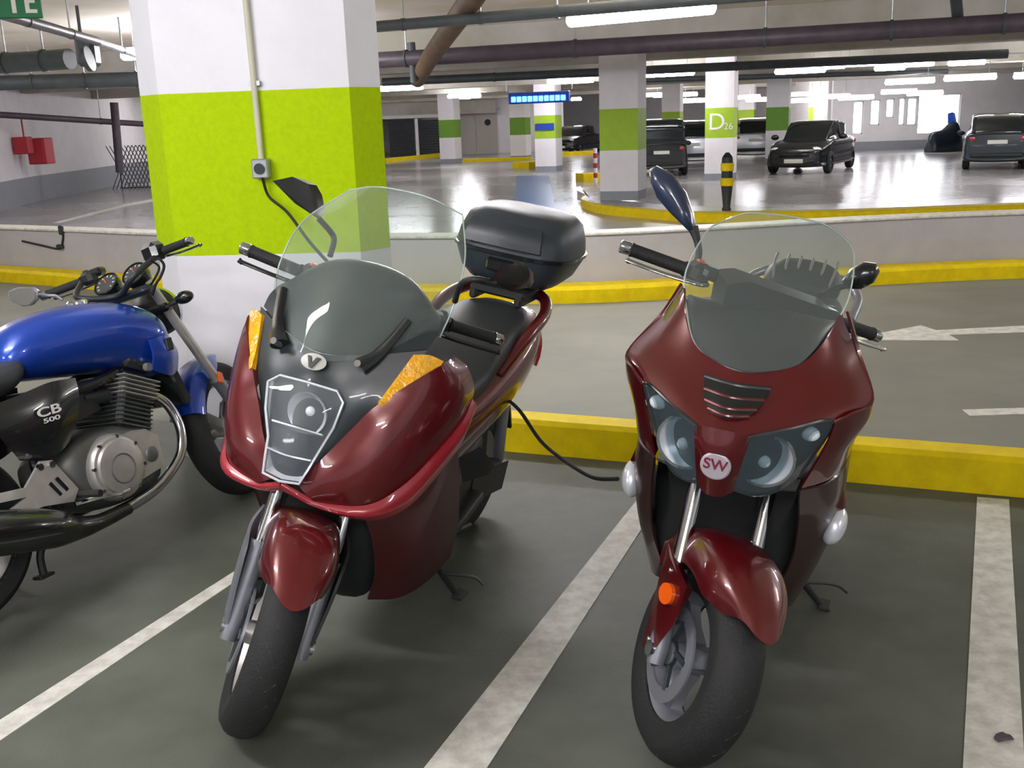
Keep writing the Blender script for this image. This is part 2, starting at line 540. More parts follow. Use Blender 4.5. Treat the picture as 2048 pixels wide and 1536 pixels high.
# painted floor marks
def quad(name, pts, m, h=0.003):
    b = MB()
    b.prism([(p[0], p[1], 0.0) for p in pts], (0, 0, h))
    return b.build(name, m, None, flat=True)
def strip_line(p, q, wd):
    p, q = V(p), V(q)
    d = (q - p).normalized()
    n = Vector((-d.y, d.x, 0)) * wd / 2
    return [p - n, q - n, q + n, p + n]
tag(quad('bay_line', [(-1.467, 2.458, 0), (-1.021, 3.471, 0), (-0.9771, 3.433, 0), (-1.418, 2.358, 0)], M_paint), 'white painted bay line between the blue motorcycle and the scooter beside the column', 'floor marking')
tag(quad('bay_line', [(-0.2541, 2.228, 0), (0.3146, 3.574, 0), (0.6604, 4.392, 0), (0.745, 4.383, 2.22e-16), (0.426, 3.564, 0), (-0.09754, 2.219, 0)], M_paint), 'white painted bay line between the two red scooters', 'floor marking')
tag(quad('bay_line', [(1.053, 2.153, 0), (1.881, 3.922, 0), (1.992, 3.882, 0), (1.199, 2.145, 0)], M_paint), 'wide white painted bay line at the right edge of the photo', 'floor marking')
tag(quad('lane_arrow', [(2.326, 6.964, 0), (3.013, 7.363, 0), (3.044, 7.172, 0), (3.971, 7.246, 0), (3.848, 7.012, 0), (3.068, 7.008, 0), (3.056, 6.824, 0)], M_paint), 'white arrow painted on the driving lane, pointing left', 'floor marking')
tag(quad('lane_dash', [(2.362, 5.171, 0), (2.898, 5.16, 0), (2.841, 5.053, 0), (2.354, 5.059, 0)], M_paint), 'short white dash painted on the lane below the arrow', 'floor marking')
tag(quad('far_bay_line', [(-8.498, 19.43, 0), (-8.83, 24.16, 0), (-8.639, 26, 0), (-8.317, 25.01, 0), (-8.516, 23.44, 0), (-8.332, 19.36, -2.22e-16)], M_paint), 'thin white line on the far floor left of the column', 'floor marking')
tag(quad('blue_floor_patch', [(0.3298, 30.6, 0), (1.294, 30.52, 0), (0.8643, 17.91, 2.22e-16), (0.1579, 18.2, 0)], M_bluefl, 0.002), 'pale blue patch on the far floor below the blue sign', 'floor marking')  # flat pale blue strip laid over the far floor

_q = V((1.205, 2.264, 0))
sc_ = MB().patch([[_q + Vector((-.02, -.012, .005)), _q + Vector((0, -.016, .012)), _q + Vector((.022, -.006, .006))], [_q + Vector((-.024, .004, .006)), _q + Vector((0, 0, .006)), _q + Vector((.02, .008, .010))], [_q + Vector((-.012, .018, .008)), _q + Vector((.004, .02, .012)), _q + Vector((.012, .018, .007))]], 6, 6, .0015)
tag(sc_.build('leaf_scrap', M_pipe), 'small dark leaf scrap lying on the wide bay line at lower right', 'litter')

# ---------------------------------------------------------------- big column
col = thing('column', 'large white concrete column with a lime green band beside the scooters', 'column', (-1.1, 5.3, 0))
fl, fr_ = V((-1.525, 4.74, 0)), V((-0.665, 4.66, 0))
cd = (fr_ - fl).normalized()
cn = Vector((-cd.y, cd.x, 0))
cr, cl = V((-0.545, 4.80, 0)), V((-1.65, 4.87, 0))
c8 = [fl, fr_, cr, cr + Vector((-0.125, 0.95, 0)), fr_ + Vector((-0.14, 1.15, 0)), fl + Vector((-0.1, 1.2, 0)), cl + Vector((-0.15, 0.95, 0)), cl]
for nm, z0, z1, m in (('base_skirt', 0, 0.12, M_dado), ('lower_shaft', 0.12, 1.0, M_colw), ('green_band', 1.0, 1.72, M_green), ('upper_shaft', 1.72, 3.0, M_colw)):
    into(slab(nm, c8, z0, z1, m), col)
def onfront(s, z, d=0.0):
    return fl + cd * s - cn * d + Vector((0, 0, z))
box_s = (V((-1.077, 4.72, 1.385)) - fl).dot(cd)
box_z = V((-1.077, 4.72, 1.385)).z
ct = thing('socket_box', 'small grey electrical box on the green band with cream conduit above it', 'electrical box', onfront(box_s, box_z, 0.03))
into(MB().box(onfront(box_s, box_z, 0.028), (0.075, 0.056, 0.085), Matrix.Rotation(math.atan2(cd.y, cd.x), 3, 'Z'), 0.006).build('box_body', M_galv), ct)
into(MB().disc(onfront(box_s, box_z, 0.058), cn, 0.024, 0.012, 18).build('socket', M_grey), ct)
into(MB().tube([onfront(box_s, box_z + 0.04, 0.02), onfront(box_s - 0.005, 2.2, 0.02), onfront(box_s - 0.012, 2.998, 0.02)], 0.0135, 12).build('conduit', M_conduit), ct)
for z in (1.75, 2.35):
    into(MB().box(onfront(box_s, z, 0.012), (0.05, 0.024, 0.02), Matrix.Rotation(math.atan2(cd.y, cd.x), 3, 'Z')).build('conduit_clip', M_galv), ct)

# ---------------------------------------------------------------- other pillars
def pillar(px, D, label, green=M_green2, size=0.68, z0=0.0, rot=GA, letter=None):
    c = V(px)
    r = thing('pillar', label, 'column', (c.x, c.y, z0), rot, 'square pillars beyond the low wall')
    for nm, a, b_, m in (('base_skirt', z0, z0 + 0.16, M_dado), ('lower_shaft', z0 + 0.16, 1.0, M_white), ('green_band', 1.0, 1.70, green), ('upper_shaft', 1.70, 3.0, M_white)):
        b = MB().box((0, 0, (a + b_) / 2 - z0), (size, size, b_ - a))
        b.build(nm, m, r, flat=True)
    if letter:
        text('letter', letter, 0.55, M_white, frame_m((-0.06, -size / 2 - 0.004, 1.36 - z0), (1, 0, 0), (0, 0, 1)), r, 0.004)
        text('letter', '26', 0.22, M_white, frame_m((0.22, -size / 2 - 0.004, 1.26 - z0), (1, 0, 0), (0, 0, 1)), r, 0.004)
    return r
pillar((2.114, 18.6, 1.578), 18.6, 'nearest white pillar with lime band, standing on the yellow edged island', z0=0.14)
pillar((5.293, 25.6, 1.578), 25.6, 'white pillar whose lime band carries a white letter D', letter='D')
pillar((-2.169, 43, 1.557), 43, 'grey shaded pillar right of the dark roller gate', M_greenshade)
pillar((1.409, 33, 1.557), 33, 'white pillar with a blue strip across its green band, under the blue sign')
pillar((0.7148, 44, 1.579), 44, 'slim shaded pillar just left of the pillar with the blue strip', M_greenshade)
pillar((8.603, 33, 1.556), 33, 'shaded pillar directly behind the black saloon car', M_greenshade)
pillar((6.418, 40, 1.601), 40, 'distant pillar seen above the dark boxy van')
pillar((12.81, 43, 1.582), 43, 'distant pillar seen above the roof of the black saloon')
pillar((15.66, 50, 1.585), 50, 'small far pillar beside the row of bright windows')
pillar((10.62, 46, 1.583), 46, 'far pillar between the lettered pillar and the shaded one')
b = MB().box((0, -0.36, 1.36), (0.60, 0.04, 0.2))
bs = tag(b.build('column_sign', M_bluebox), 'small blue sign plate on the far pillar below the blue sign', 'sign')
_p = V((1.409, 33, 1.557))
bs.location = (_p.x, _p.y, 0)
bs.rotation_euler = (0, 0, GA)

# ---------------------------------------------------------------- outer walls
def wall(name, pts, z0, z1, th=0.2, m=M_white):
    P = [V((p[0], p[1], 0)) for p in pts]
    return struct(strip(P, 0, th, z0, z1, 0.0).build(name, m, None, flat=True))
WL = [(-9.2, 12.45, 0), (-11.86, 26.33, 0), (-12.89, 38.89, 2.22e-16)]
WL = [V(p) for p in WL]
WL = [WL[1] + (WL[0] - WL[1]).normalized() * 12, WL[1], WL[2] + (WL[2] - WL[1]).normalized() * 24]
wall('wall_left', WL, 0.62, 3.0)
struct(strip(WL, -0.03, 0.2, 0, 0.62, 0.01).build('trim_8', M_dado, None, flat=True))
wall('wall_back', [WL[-1], (1.0, 64, 0), (12.0, 60, 0)], 0, 3.0)
wall('wall_back', [(12.0, 60, 0), (12.6, 41.0, 0)], 0, 3.0)
# window wall on the right: piers, sill and head around real openings
WY = 40.5
rects = [((13.38, 40.5, 1.85), (13.78, 40.5, 0.6291)), ((14.05, 40.5, 1.883), (14.42, 40.5, 0.9437)), ((14.64, 40.5, 1.9), (14.96, 40.5, 1.204)), ((15.13, 40.5, 1.92), (15.38, 40.5, 0.911)), ((15.46, 40.5, 1.909), (15.83, 40.5, 0.896)), ((15.87, 40.5, 2.005), (17.49, 40.5, 0.5409))]
xs = [12.6]
wr = MB()
for a, c in rects:
    x0, x1, zt, zb = a[0], c[0], max(a[2], c[2]), min(a[2], c[2])
    wr.box(((xs[-1] + x0) / 2, WY, 1.5), (x0 - xs[-1], 0.2, 3.0))
    wr.box(((x0 + x1) / 2, WY, zb / 2), (x1 - x0, 0.2, zb))
    wr.box(((x0 + x1) / 2, WY, (zt + 3) / 2), (x1 - x0, 0.2, 3 - zt))
    xs.append(x1)
wr.box(((xs[-1] + 40) / 2, WY, 1.5), (40 - xs[-1], 0.2, 3.0))
struct(wr.build('wall_right', M_white, None, flat=True))
struct(MB().box((26, WY - 0.12, 0.17), (27, 0.06, 0.34)).build('trim_9', M_dado, None, flat=True))
for k, (a, c) in enumerate(rects):
    x0, x1, zt, zb = a[0], c[0], max(a[2], c[2]), min(a[2], c[2])
    t = bpy.data.objects.new('window_%d' % (k + 1), None)
    COL.objects.link(t)
    t.location = ((x0 + x1) / 2, WY, zb)
    struct(t)
    wd, h = x1 - x0, zt - zb
    fb = MB().box((-wd / 2 + .02, 0, h / 2), (.04, .12, h)).box((wd / 2 - .02, 0, h / 2), (.04, .12, h)).box((0, 0, .02), (wd, .12, .04)).box((0, 0, h - .02), (wd, .12, .04))
    fb.build('window_frame', M_house, t, flat=True)
    n = max(1, round(wd / 0.55))
    for q in range(n):
        MB().box((-wd / 2 + wd * (q + .5) / n, 0.02, h / 2), (wd / n - 0.03, 0.02, h - .06)).build('pane', M_day, t, flat=True)
# dark gates at the far left of the back wall
gt = thing('roller_gate', 'dark roller gate pair with a pale post, far behind the column', 'gate', (-4.344, 52, 0.274))
_g = V((-4.344, 52, 0.274))
for sx, nm in ((-1, 'gate_leaf'), (1, 'gate_leaf')):
    r_ = MB()
    for q in range(14):
        r_.box((sx * 0.72, -0.01 * (q % 2), 0.09 + q * 0.125), (1.25, 0.05, 0.118))
    r_.build(nm, M_dark, gt, flat=True)
MB().box((0.05, -0.08, 0.92), (0.16, 0.1, 1.84)).build('post', M_white, gt, flat=True)
MB().box((0, -0.05, 1.95), (3.2, 0.2, 0.16)).build('lintel', M_house, gt, flat=True)
MB().box((1.5, -0.1, 1.85), (0.36, 0.2, 0.3)).build('red_sign', M_redbox, gt, flat=True)
gt.location = (_g.x, _g.y + .6, 0)
struct(MB().box((_g.x - 3, 53, 2.5), (14, 0.3, 1.0)).build('trim_10', M_beam, None, flat=True))
_b = V((-1.098, 54, 0.1087))
struct(MB().box((_b.x + 0.6, 54.2, 1.5), (7.2, 0.2, 3.0)).build('wall_back', M_white, None, flat=True))
dr = bpy.data.objects.new('door_1', None)
COL.objects.link(dr)
dr.location = (_b.x - 0.3, 54.05, 0)
struct(dr)
for sx in (-1, 1):
    lf = MB().box((sx * 0.56, 0, 1.05), (1.1, 0.06, 2.1)).build('door_leaf', M_doorm, dr, flat=True)
    MB().box((-sx * 0.45 + sx * 0.56, -0.06, 1.0), (0.04, 0.06, 0.2)).build('door_handle', M_galv, lf, flat=True)
MB().disc((0.62, -0.05, 1.55), (0, 1, 0), 0.16, 0.02, 20).build('door_sign', M_dark, dr)
MB().box((0, 0.02, 2.2), (2.6, 0.05, 0.1)).build('door_frame', M_house, dr, flat=True)
# far yellow curbs
def curbpiece(p, q, label, h=0.16, d=0.3):
    o = strip([V((p[0], p[1], 0)), V((q[0], q[1], 0))], 0, d, 0, h, 0.02).build('far_curb', M_yellow, None, 30)
    return tag(o, label, 'curb', 'yellow curbs in the far hall')
curbpiece((-5.17, 45.88, 0), (-2.997, 51.58, 0), 'yellow curb in front of the dark roller gate')
curbpiece((-2.199, 56.47, 0), (0.3801, 56.13, 0), 'thin yellow curb in front of the far beige door')
curbpiece((-1.701, 43.27, 0), (1.096, 42.85, 0), 'yellow curb leading to the pillar with the blue strip', 0.12)
curbpiece((0.8245, 35.19, 0), (1.96, 36.26, -2.22e-16), 'short yellow curb at the foot of the pillar with the blue strip', 0.2, 0.8)
curbpiece((2.475, 46.43, 0), (4.156, 47.41, 0), 'yellow curb in front of the half hidden dark car')
curbpiece((1.995, 26.49, 0), (2.504, 26.63, 0), 'short yellow curb left of the nearest far pillar', 0.2, 0.6)
# traffic island with bollard
IF = spline([(1.538, 19.87, -2.22e-16), (1.377, 18.87, 0), (1.549, 17.53, 2.22e-16), (1.95, 16.62, -2.22e-16), (2.88, 15.35, 0), (3.985, 15.02, 0), (5.306, 14.84, 0), (7.58, 14.92, 0), (9.302, 14.89, 0)], 30)
IB = [p + Vector((0.1, 1.3 + 1.6 * max(0, 1 - i / 14), 0)) for i, p in enumerate(IF)]
isl = thing('traffic_island', 'traffic island edged in yellow below the nearest far pillar', 'curb', IF[8])
rings = []
for p, q in zip(IF, IB):
    n = (q - p).normalized()
    rings.append([p, p + Vector((0, 0, .12)), p + n * .03 + Vector((0, 0, .14)), p + n * .35 + Vector((0, 0, .14)), p + n * .35])
into(MB().loft(rings).build('island_rim', M_yellow, None, 30), isl)
into(slab('island_top', [p + (q - p).normalized() * .34 for p, q in zip(IF, IB)] + list(reversed(IB)), 0, 0.138, M_far), isl)
_q = V((3.344, 15.69, 0.14))
bo = thing('bollard', 'flexible black bollard with two yellow bands on the traffic island', 'bollard', (_q.x, _q.y, 0.14))
MB().lathe([(0.07, 0), (0.07, 0.02), (0.055, 0.05), (0.085, 0.34), (0.085, 0.70), (0.08, 0.78), (1e-3, 0.79)], (0, 0, 0), (0, 0, 1), 20).build('post', M_plastic, bo)
for z in (0.36, 0.58):
    MB().lathe([(0.088, z), (0.098, z + .005), (0.098, z + .115), (0.088, z + .12)], (0, 0, 0), (0, 0, 1), 20).build('yellow_band', M_yellow, bo)
MB().lathe([(0.06, .76), (0.075, .79), (0.045, .83), (0.03, .85), (1e-3, .855)], (0, 0, 0), (0, 0, 1), 16).build('cap', M_rubber, bo)
_q = V((2.26, 26, 0.2264))
rp = thing('striped_post', 'thin red and white striped post left of the nearest far pillar', 'post', (_q.x, _q.y, 0))
for k in range(7):
    MB().lathe([(0.05, k * .12), (0.05, k * .12 + .12)], (0, 0, 0), (0, 0, 1), 12).build('stripe', M_redbox if k % 2 else M_white, rp)

# ---------------------------------------------------------------- ceiling lamps
def lamp(a, b_, label, z=2.5, wd=0.18, m=None):
    a, b_ = V(a), V(b_)
    L = (b_ - a).length
    r = thing('ceiling_light', label, 'lamp', ((a + b_) / 2).to_tuple(), math.atan2(b_.y - a.y, b_.x - a.x), 'fluorescent ceiling lights')
    MB().box((0, 0, 0.085), (L, 0.06, 0.06), None, .01).build('housing', M_house, r)
    rings = []
    for x, q in ((-L / 2, .4), (-L / 2 + .03, 1), (L / 2 - .03, 1), (L / 2, .4)):
        rings.append([Vector((x, q * wd / 2 * math.cos(2 * PI * k / 14), q * .062 * math.sin(2 * PI * k / 14))) for k in range(14)])
    MB().loft(rings).build('diffuser', m or M_tube, r)
    for sx in (-1, 1):
        MB().tube([(sx * L * .35, 0, 0.08), (sx * L * .35, 0, 3.0 - a.z)], 0.008, 6).build('hanger_rod', M_galv, r)
    return r
lamp((0.6834, 10.78, 2.5), (1.974, 9.909, 2.5), 'long bright ceiling light at top centre, largest in the photo')
lamp((3.369, 25.05, 2.5), (4.449, 24.6, 2.5), 'ceiling light just right of the nearest far pillar')
lamp((-1.943, 38.36, 2.5), (-0.7905, 39.27, 2.5), 'ceiling light above the shaded pillar beside the roller gate')
lamp((-7.089, 65.82, 2.5), (-6.264, 65.63, 2.5), 'small ceiling light at the right edge of the big column')
lamp((3.418, 52.35, 2.5), (3.854, 51.92, 2.5), 'small ceiling light right of the blue sign')
RL = [((1620, 135), (1690, 131)), ((1690, 130), (1757, 124)), ((1752, 138), (1810, 134)), ((1806, 130), (1868, 126)), ((1897, 127), (1970, 123)), ((1774, 168), (1868, 159)), ((1892, 160), (1992, 152))]
LN = ['left end of the upper row right of centre', 'second in the upper row right of centre', 'third in the upper row, hung slightly lower', 'fourth in the upper row right of centre', 'last in the upper row above the dark hatchback', 'left light of the lower row by the windows', 'right light of the lower row by the windows']
LP = [((6.98, 24.08, 2.5), (7.577, 23.62, 2.5)), ((7.549, 23.4, 2.5), (7.905, 22.46, 2.5)), ((9.242, 26.34, 2.5), (9.685, 25.68, 2.5)), ((9.265, 24.51, 2.5), (9.677, 23.95, 2.5)), ((10.3, 24.54, 2.5), (10.89, 24.1, 2.5)), ((11.23, 30.94, 2.25), (11.64, 28.72, 2.25)), ((12.24, 29.25, 2.25), (12.46, 26.9, 2.25))]
for (a, c), n in zip(LP, LN):
    m_ = (V(a) + V(c)) / 2
    px = (V(c) - V(a)).dot(Vector((m_.y, -m_.x, 0)).normalized())
    lamp(m_ - E1 * px * .56, m_ + E1 * px * .56, 'ceiling light, ' + n, m=M_tube2)
FS = [((6.083, 42, 2.371), 'first of the far lights over the dark van'), ((6.557, 42, 2.336), 'second of the far lights over the dark van'), ((7.13, 42, 2.336), 'third of the far lights over the dark van'), ((7.666, 42, 2.089), 'low far light at the left of the lettered pillar'), ((9.605, 42, 2.157), 'left one of the far lights right of the lettered pillar'), ((10.24, 42, 2.041), 'right one of the far lights right of the lettered pillar'), ((11.82, 42, 2.197), 'upper of the two far lights behind the shaded pillar'), ((11.81, 42, 1.95), 'lower of the two far lights behind the shaded pillar'), ((11.52, 37, 1.999), 'far light over the small pillar by the windows'), ((12.34, 37, 1.938), 'far light at the left end of the window wall'), ((7.248, 25.91, 2.5), 'small separate light left of the upper row'), ((13.83, 37, 2.089), 'far light over the middle windows'), ((14.74, 37, 2.008), 'far light beside the big bright window')]
for p, n in FS:
    p = V(p)
    lamp(p - E1 * 0.6, p + E1 * 0.6, 'ceiling light, ' + n, m=M_tube2)
_p = V((10.51, 21.25, 2.5))
lamp(_p - E1 * .1, _p + E1 * 1.2, 'ceiling light cut by the right edge, upper one')
_p = V((13.94, 28.09, 2.25))
lamp(_p - E1 * .4, _p + E1 * 1.0, 'ceiling light cut by the right edge, lower one')
_p = V((-5.008, 15, 2.621))
lamp(_p - E1 * 0.3, _p + E1 * 1.0, 'ceiling light mostly hidden behind the left side of the column')
# first lamp inferred from the bright column, the rest added to brighten the garage
for x, y, n in EXTRALAMPS:
    p = Vector((x, y, 2.62))
    lamp(p - E1 * 0.7, p + E1 * 0.7, 'ceiling light, ' + n)

# ---------------------------------------------------------------- pipes and ducts under the ceiling
def pipe(pts, r, m, label, hang=()):
    t = thing('ceiling_pipe', label, 'pipe', V(pts[0]), 0, 'pipes under the ceiling')
    into(MB().tube(pts, r, 14, 0).build('pipe_run', m), t)
    P = [V(p) for p in pts]
    for h in hang:
        q = P[0].lerp(P[-1], h)
        into(MB().tube([q + Vector((0, 0, r * .9)), (q.x, q.y, 3.0)], 0.012, 6).build('hanger', M_galv), t)
        into(MB().lathe([(r * 1.0, -.02), (r * 1.12, -.02), (r * 1.12, .02), (r * 1.0, .02)], q, P[-1] - P[0], 14, True).build('clamp', M_pipe2), t)
    return t
def pl(a, b_, ext0, ext1):
    a, b_ = V(a), V(b_)
    return [a - (b_ - a) * ext0, b_ + (b_ - a) * ext1]
pipe(pl((-1.638, 15.91, 2.5), (6.342, 13.04, 2.5), .12, .4), 0.115, M_pipe, 'thick dark maroon pipe running right from behind the column under the big light', (.1, .3, .5, .62, .72, .82))
pipe(pl((-1.183, 11.19, 2.55), (0.6273, 10.31, 2.55), .4, 2.0), 0.055, M_pipe2, 'thin dark pipe crossing the ceiling top centre in front of the big light', (.15, .28, .4))
pipe(pl((-1.578, 23.64, 2.5), (1.997, 22.76, 2.5), .3, 2.2), 0.09, M_pipe2, 'dark pipe farther back passing just above the nearest far pillar', (.2, .4, .6))
pipe(pl((3.821, 28.41, 2.5), (8.151, 29.13, 2.5), .2, 1.0), 0.07, M_pipe2, 'slim dark pipe above the lettered pillar', (.3, .6))
pipe(pl((-8.263, 17.68, 2.45), (-5.985, 18.01, 2.45), .5, .3), 0.12, M_pipe2, 'thick grey green pipe left of the column, lower one', (.4, .6, .8))
pipe(pl((-6.132, 13.19, 2.45), (-5.133, 12.85, 2.45), .8, 0), 0.12, M_pipe2, 'thick dark pipe ending in a flange at upper left', (.5, .8))
pipe(pl((-4.255, 9.034, 2.6), (-4.618, 12.41, 2.6), .0, .0), 0.05, M_pipe, 'dark pipe slanting down from the top left corner', (.3, .7))
pipe(pl((-4.643, 12.48, 2.6), (-4.922, 14.49, 2.6), .0, .6), 0.045, M_galv, 'short pale pipe continuing the slanted one toward the column', (.4,))
pipe(pl((-10.72, 24, 2.029), (-8.981, 27, 1.788), .9, .2), 0.07, M_pipe, 'thin dark pipe across the white wall left of the column', (.3, .7))
pipe([(-9.46, 26, 2.327), (-9.529, 26, 0.6545)], 0.10, M_pipe, 'vertical maroon drain pipe in front of the white wall at left')
pipe([(-0.04169, 9.4, 2.854), (-0.2529, 10.6, 2.731), (-0.5295, 12.2, 2.615), (-0.9181, 14.2, 2.424), (-1.333, 17, 2.24)], 0.12, M_rust, 'fat brown duct slanting down behind the column top')
pipe([(-1.304, 15.8, 2.721), (-1.285, 15.8, 2.157)], 0.06, M_pipe2, 'short dark drop pipe right of the column')
pipe([(5.486, 13.06, 2.9), (5.798, 13.6, 2.478)], 0.07, M_pipe2, 'short vertical drop pipe at the top right')
fb = thing('pipe_flange', 'dark boxed pipe valve hanging at upper left', 'pipe', (-4.737, 12.25, 2.5))
into(MB().box(V((-4.768, 12.48, 2.5)), (0.22, 0.24, 0.34), None, .04).tube([V((-4.821, 12.46, 2.5)) + Vector((0, 0, .1)), V((-4.821, 12.46, 2.5)) + Vector((0, 0, .5))], .02, 8).build('valve_body', M_pipe2), fb)
into(MB().disc(V((-4.683, 12.23, 2.4)), (1, 0, 0.2), 0.14, 0.05).build('valve_disc', M_pipe2), fb)

# ---------------------------------------------------------------- signs and wall fittings
_p = V((1.078, 31, 2.201))
bl = thing('blue_sign', 'long glowing blue sign hanging from the far ceiling', 'sign', _p, GA)
MB().box((0, 0, 0), (1.85, 0.16, 0.32), None, .02).build('sign_case', M_bluebox, bl)
for k in range(10):
    MB().box((-.76 + k * .169, -0.09, -0.03), (0.135, 0.02, 0.15), None, .01).build('lit_letter', M_blueled, bl)
for sx in (-1, 1):
    MB().tube([(sx, 0, .2), (sx, 0, 3.0 - _p.z)], .015, 6).build('hanger_rod', M_galv, bl)
_p = V((-3.545, 8, 2.542))
ex = thing('exit_sign', 'green hanging sign with white marks at the top left corner', 'sign', _p, math.radians(15))
MB().box((0, 0, 0), (0.36, 0.04, 0.27), None, .006).build('sign_panel', M_signgrn, ex)
ar = MB().prism([(-.02, -.022, -.1), (.01, -.022, -.1), (.01, -.022, .0), (.045, -.022, .0), (-.005, -.022, .075), (-.055, -.022, .0), (-.02, -.022, .0)], (0, -.004, 0))
ar.build('arrow', M_paintw, ex, flat=True)
MB().prism([(.07, -.022, -.1), (.15, -.022, -.1), (.15, -.022, -.075), (.1, -.022, -.075), (.1, -.022, -.03), (.14, -.022, -.03), (.14, -.022, -.005), (.1, -.022, -.005), (.1, -.022, .05), (.15, -.022, .05), (.15, -.022, .075), (.07, -.022, .075)], (0, -.004, 0)).build('letter', M_paintw, ex, flat=True)
for sx in (-1, 1):
    MB().tube([(sx * .13, 0, .13), (sx * .13, 0, 3.0 - _p.z)], .006, 6).build('hanger_rod', M_galv, ex)
wdir = (WL[1] - WL[0]).normalized()
w2 = (WL[2] - WL[1]).normalized()
_p = V((-11.23, 25.6, 1.243))
fx = thing('fire_hose_box', 'red fire hose cabinet on the white wall at left', 'fire cabinet', _p)
_f = lambda x, z, d=0: V((x, d, z))
MB().box((0, 0, 0), (0.44, 0.5, 0.62), None, .02).build('cabinet', M_redbox, fx)
MB().box((0.0, -0.26, 0), (0.36, 0.02, 0.54), None, .01).build('door', M_redbox, fx)
_p2 = V((-11.37, 25, 1.391))
f2 = thing('alarm_box', 'smaller dark red box beside the hose cabinet', 'fire cabinet', _p2)
MB().box((0, 0, 0), (0.36, 0.3, 0.4), None, .02).build('cabinet', M_redbox, f2)
MB().tube([(0.05, 0, .2), (0.05, 0, .75)], .02, 8).build('feed_pipe', M_redbox, f2)
# diamond mesh panel
_a, _b2 = V((-11.3, 31, 0.1748)), V((-9.943, 31, 1.226))
ms = thing('mesh_panel', 'grey diamond mesh guard leaning at the wall left of the column', 'fence', (_a.x, _a.y, 0))
mb = MB()
W_, H_ = _b2.x - _a.x, 1.25
for k in range(-10, 16):
    for sg in (-1, 1):
        x0, z0 = k * .11, 0.0
        x1, z1 = x0 + sg * .6, 1.25
        if min(x0, x1) > -0.4 and max(x0, x1) < W_ + .4:
            mb.tube([(x0, 0, z0), (x1, 0, z1)], .014, 5)
mb.build('mesh', M_pipe2, ms)
ms['kind'] = 'thing'
del ms['kind']
MB().tube([(-.05, 0, 0), (-.05, 0, 1.3)], .02, 6).tube([(W_, 0, 0), (W_, 0, 1.3)], .02, 6).tube([(-.05, 0, .03), (W_, 0, .03)], .02, 6).build('frame', M_pipe2, ms)

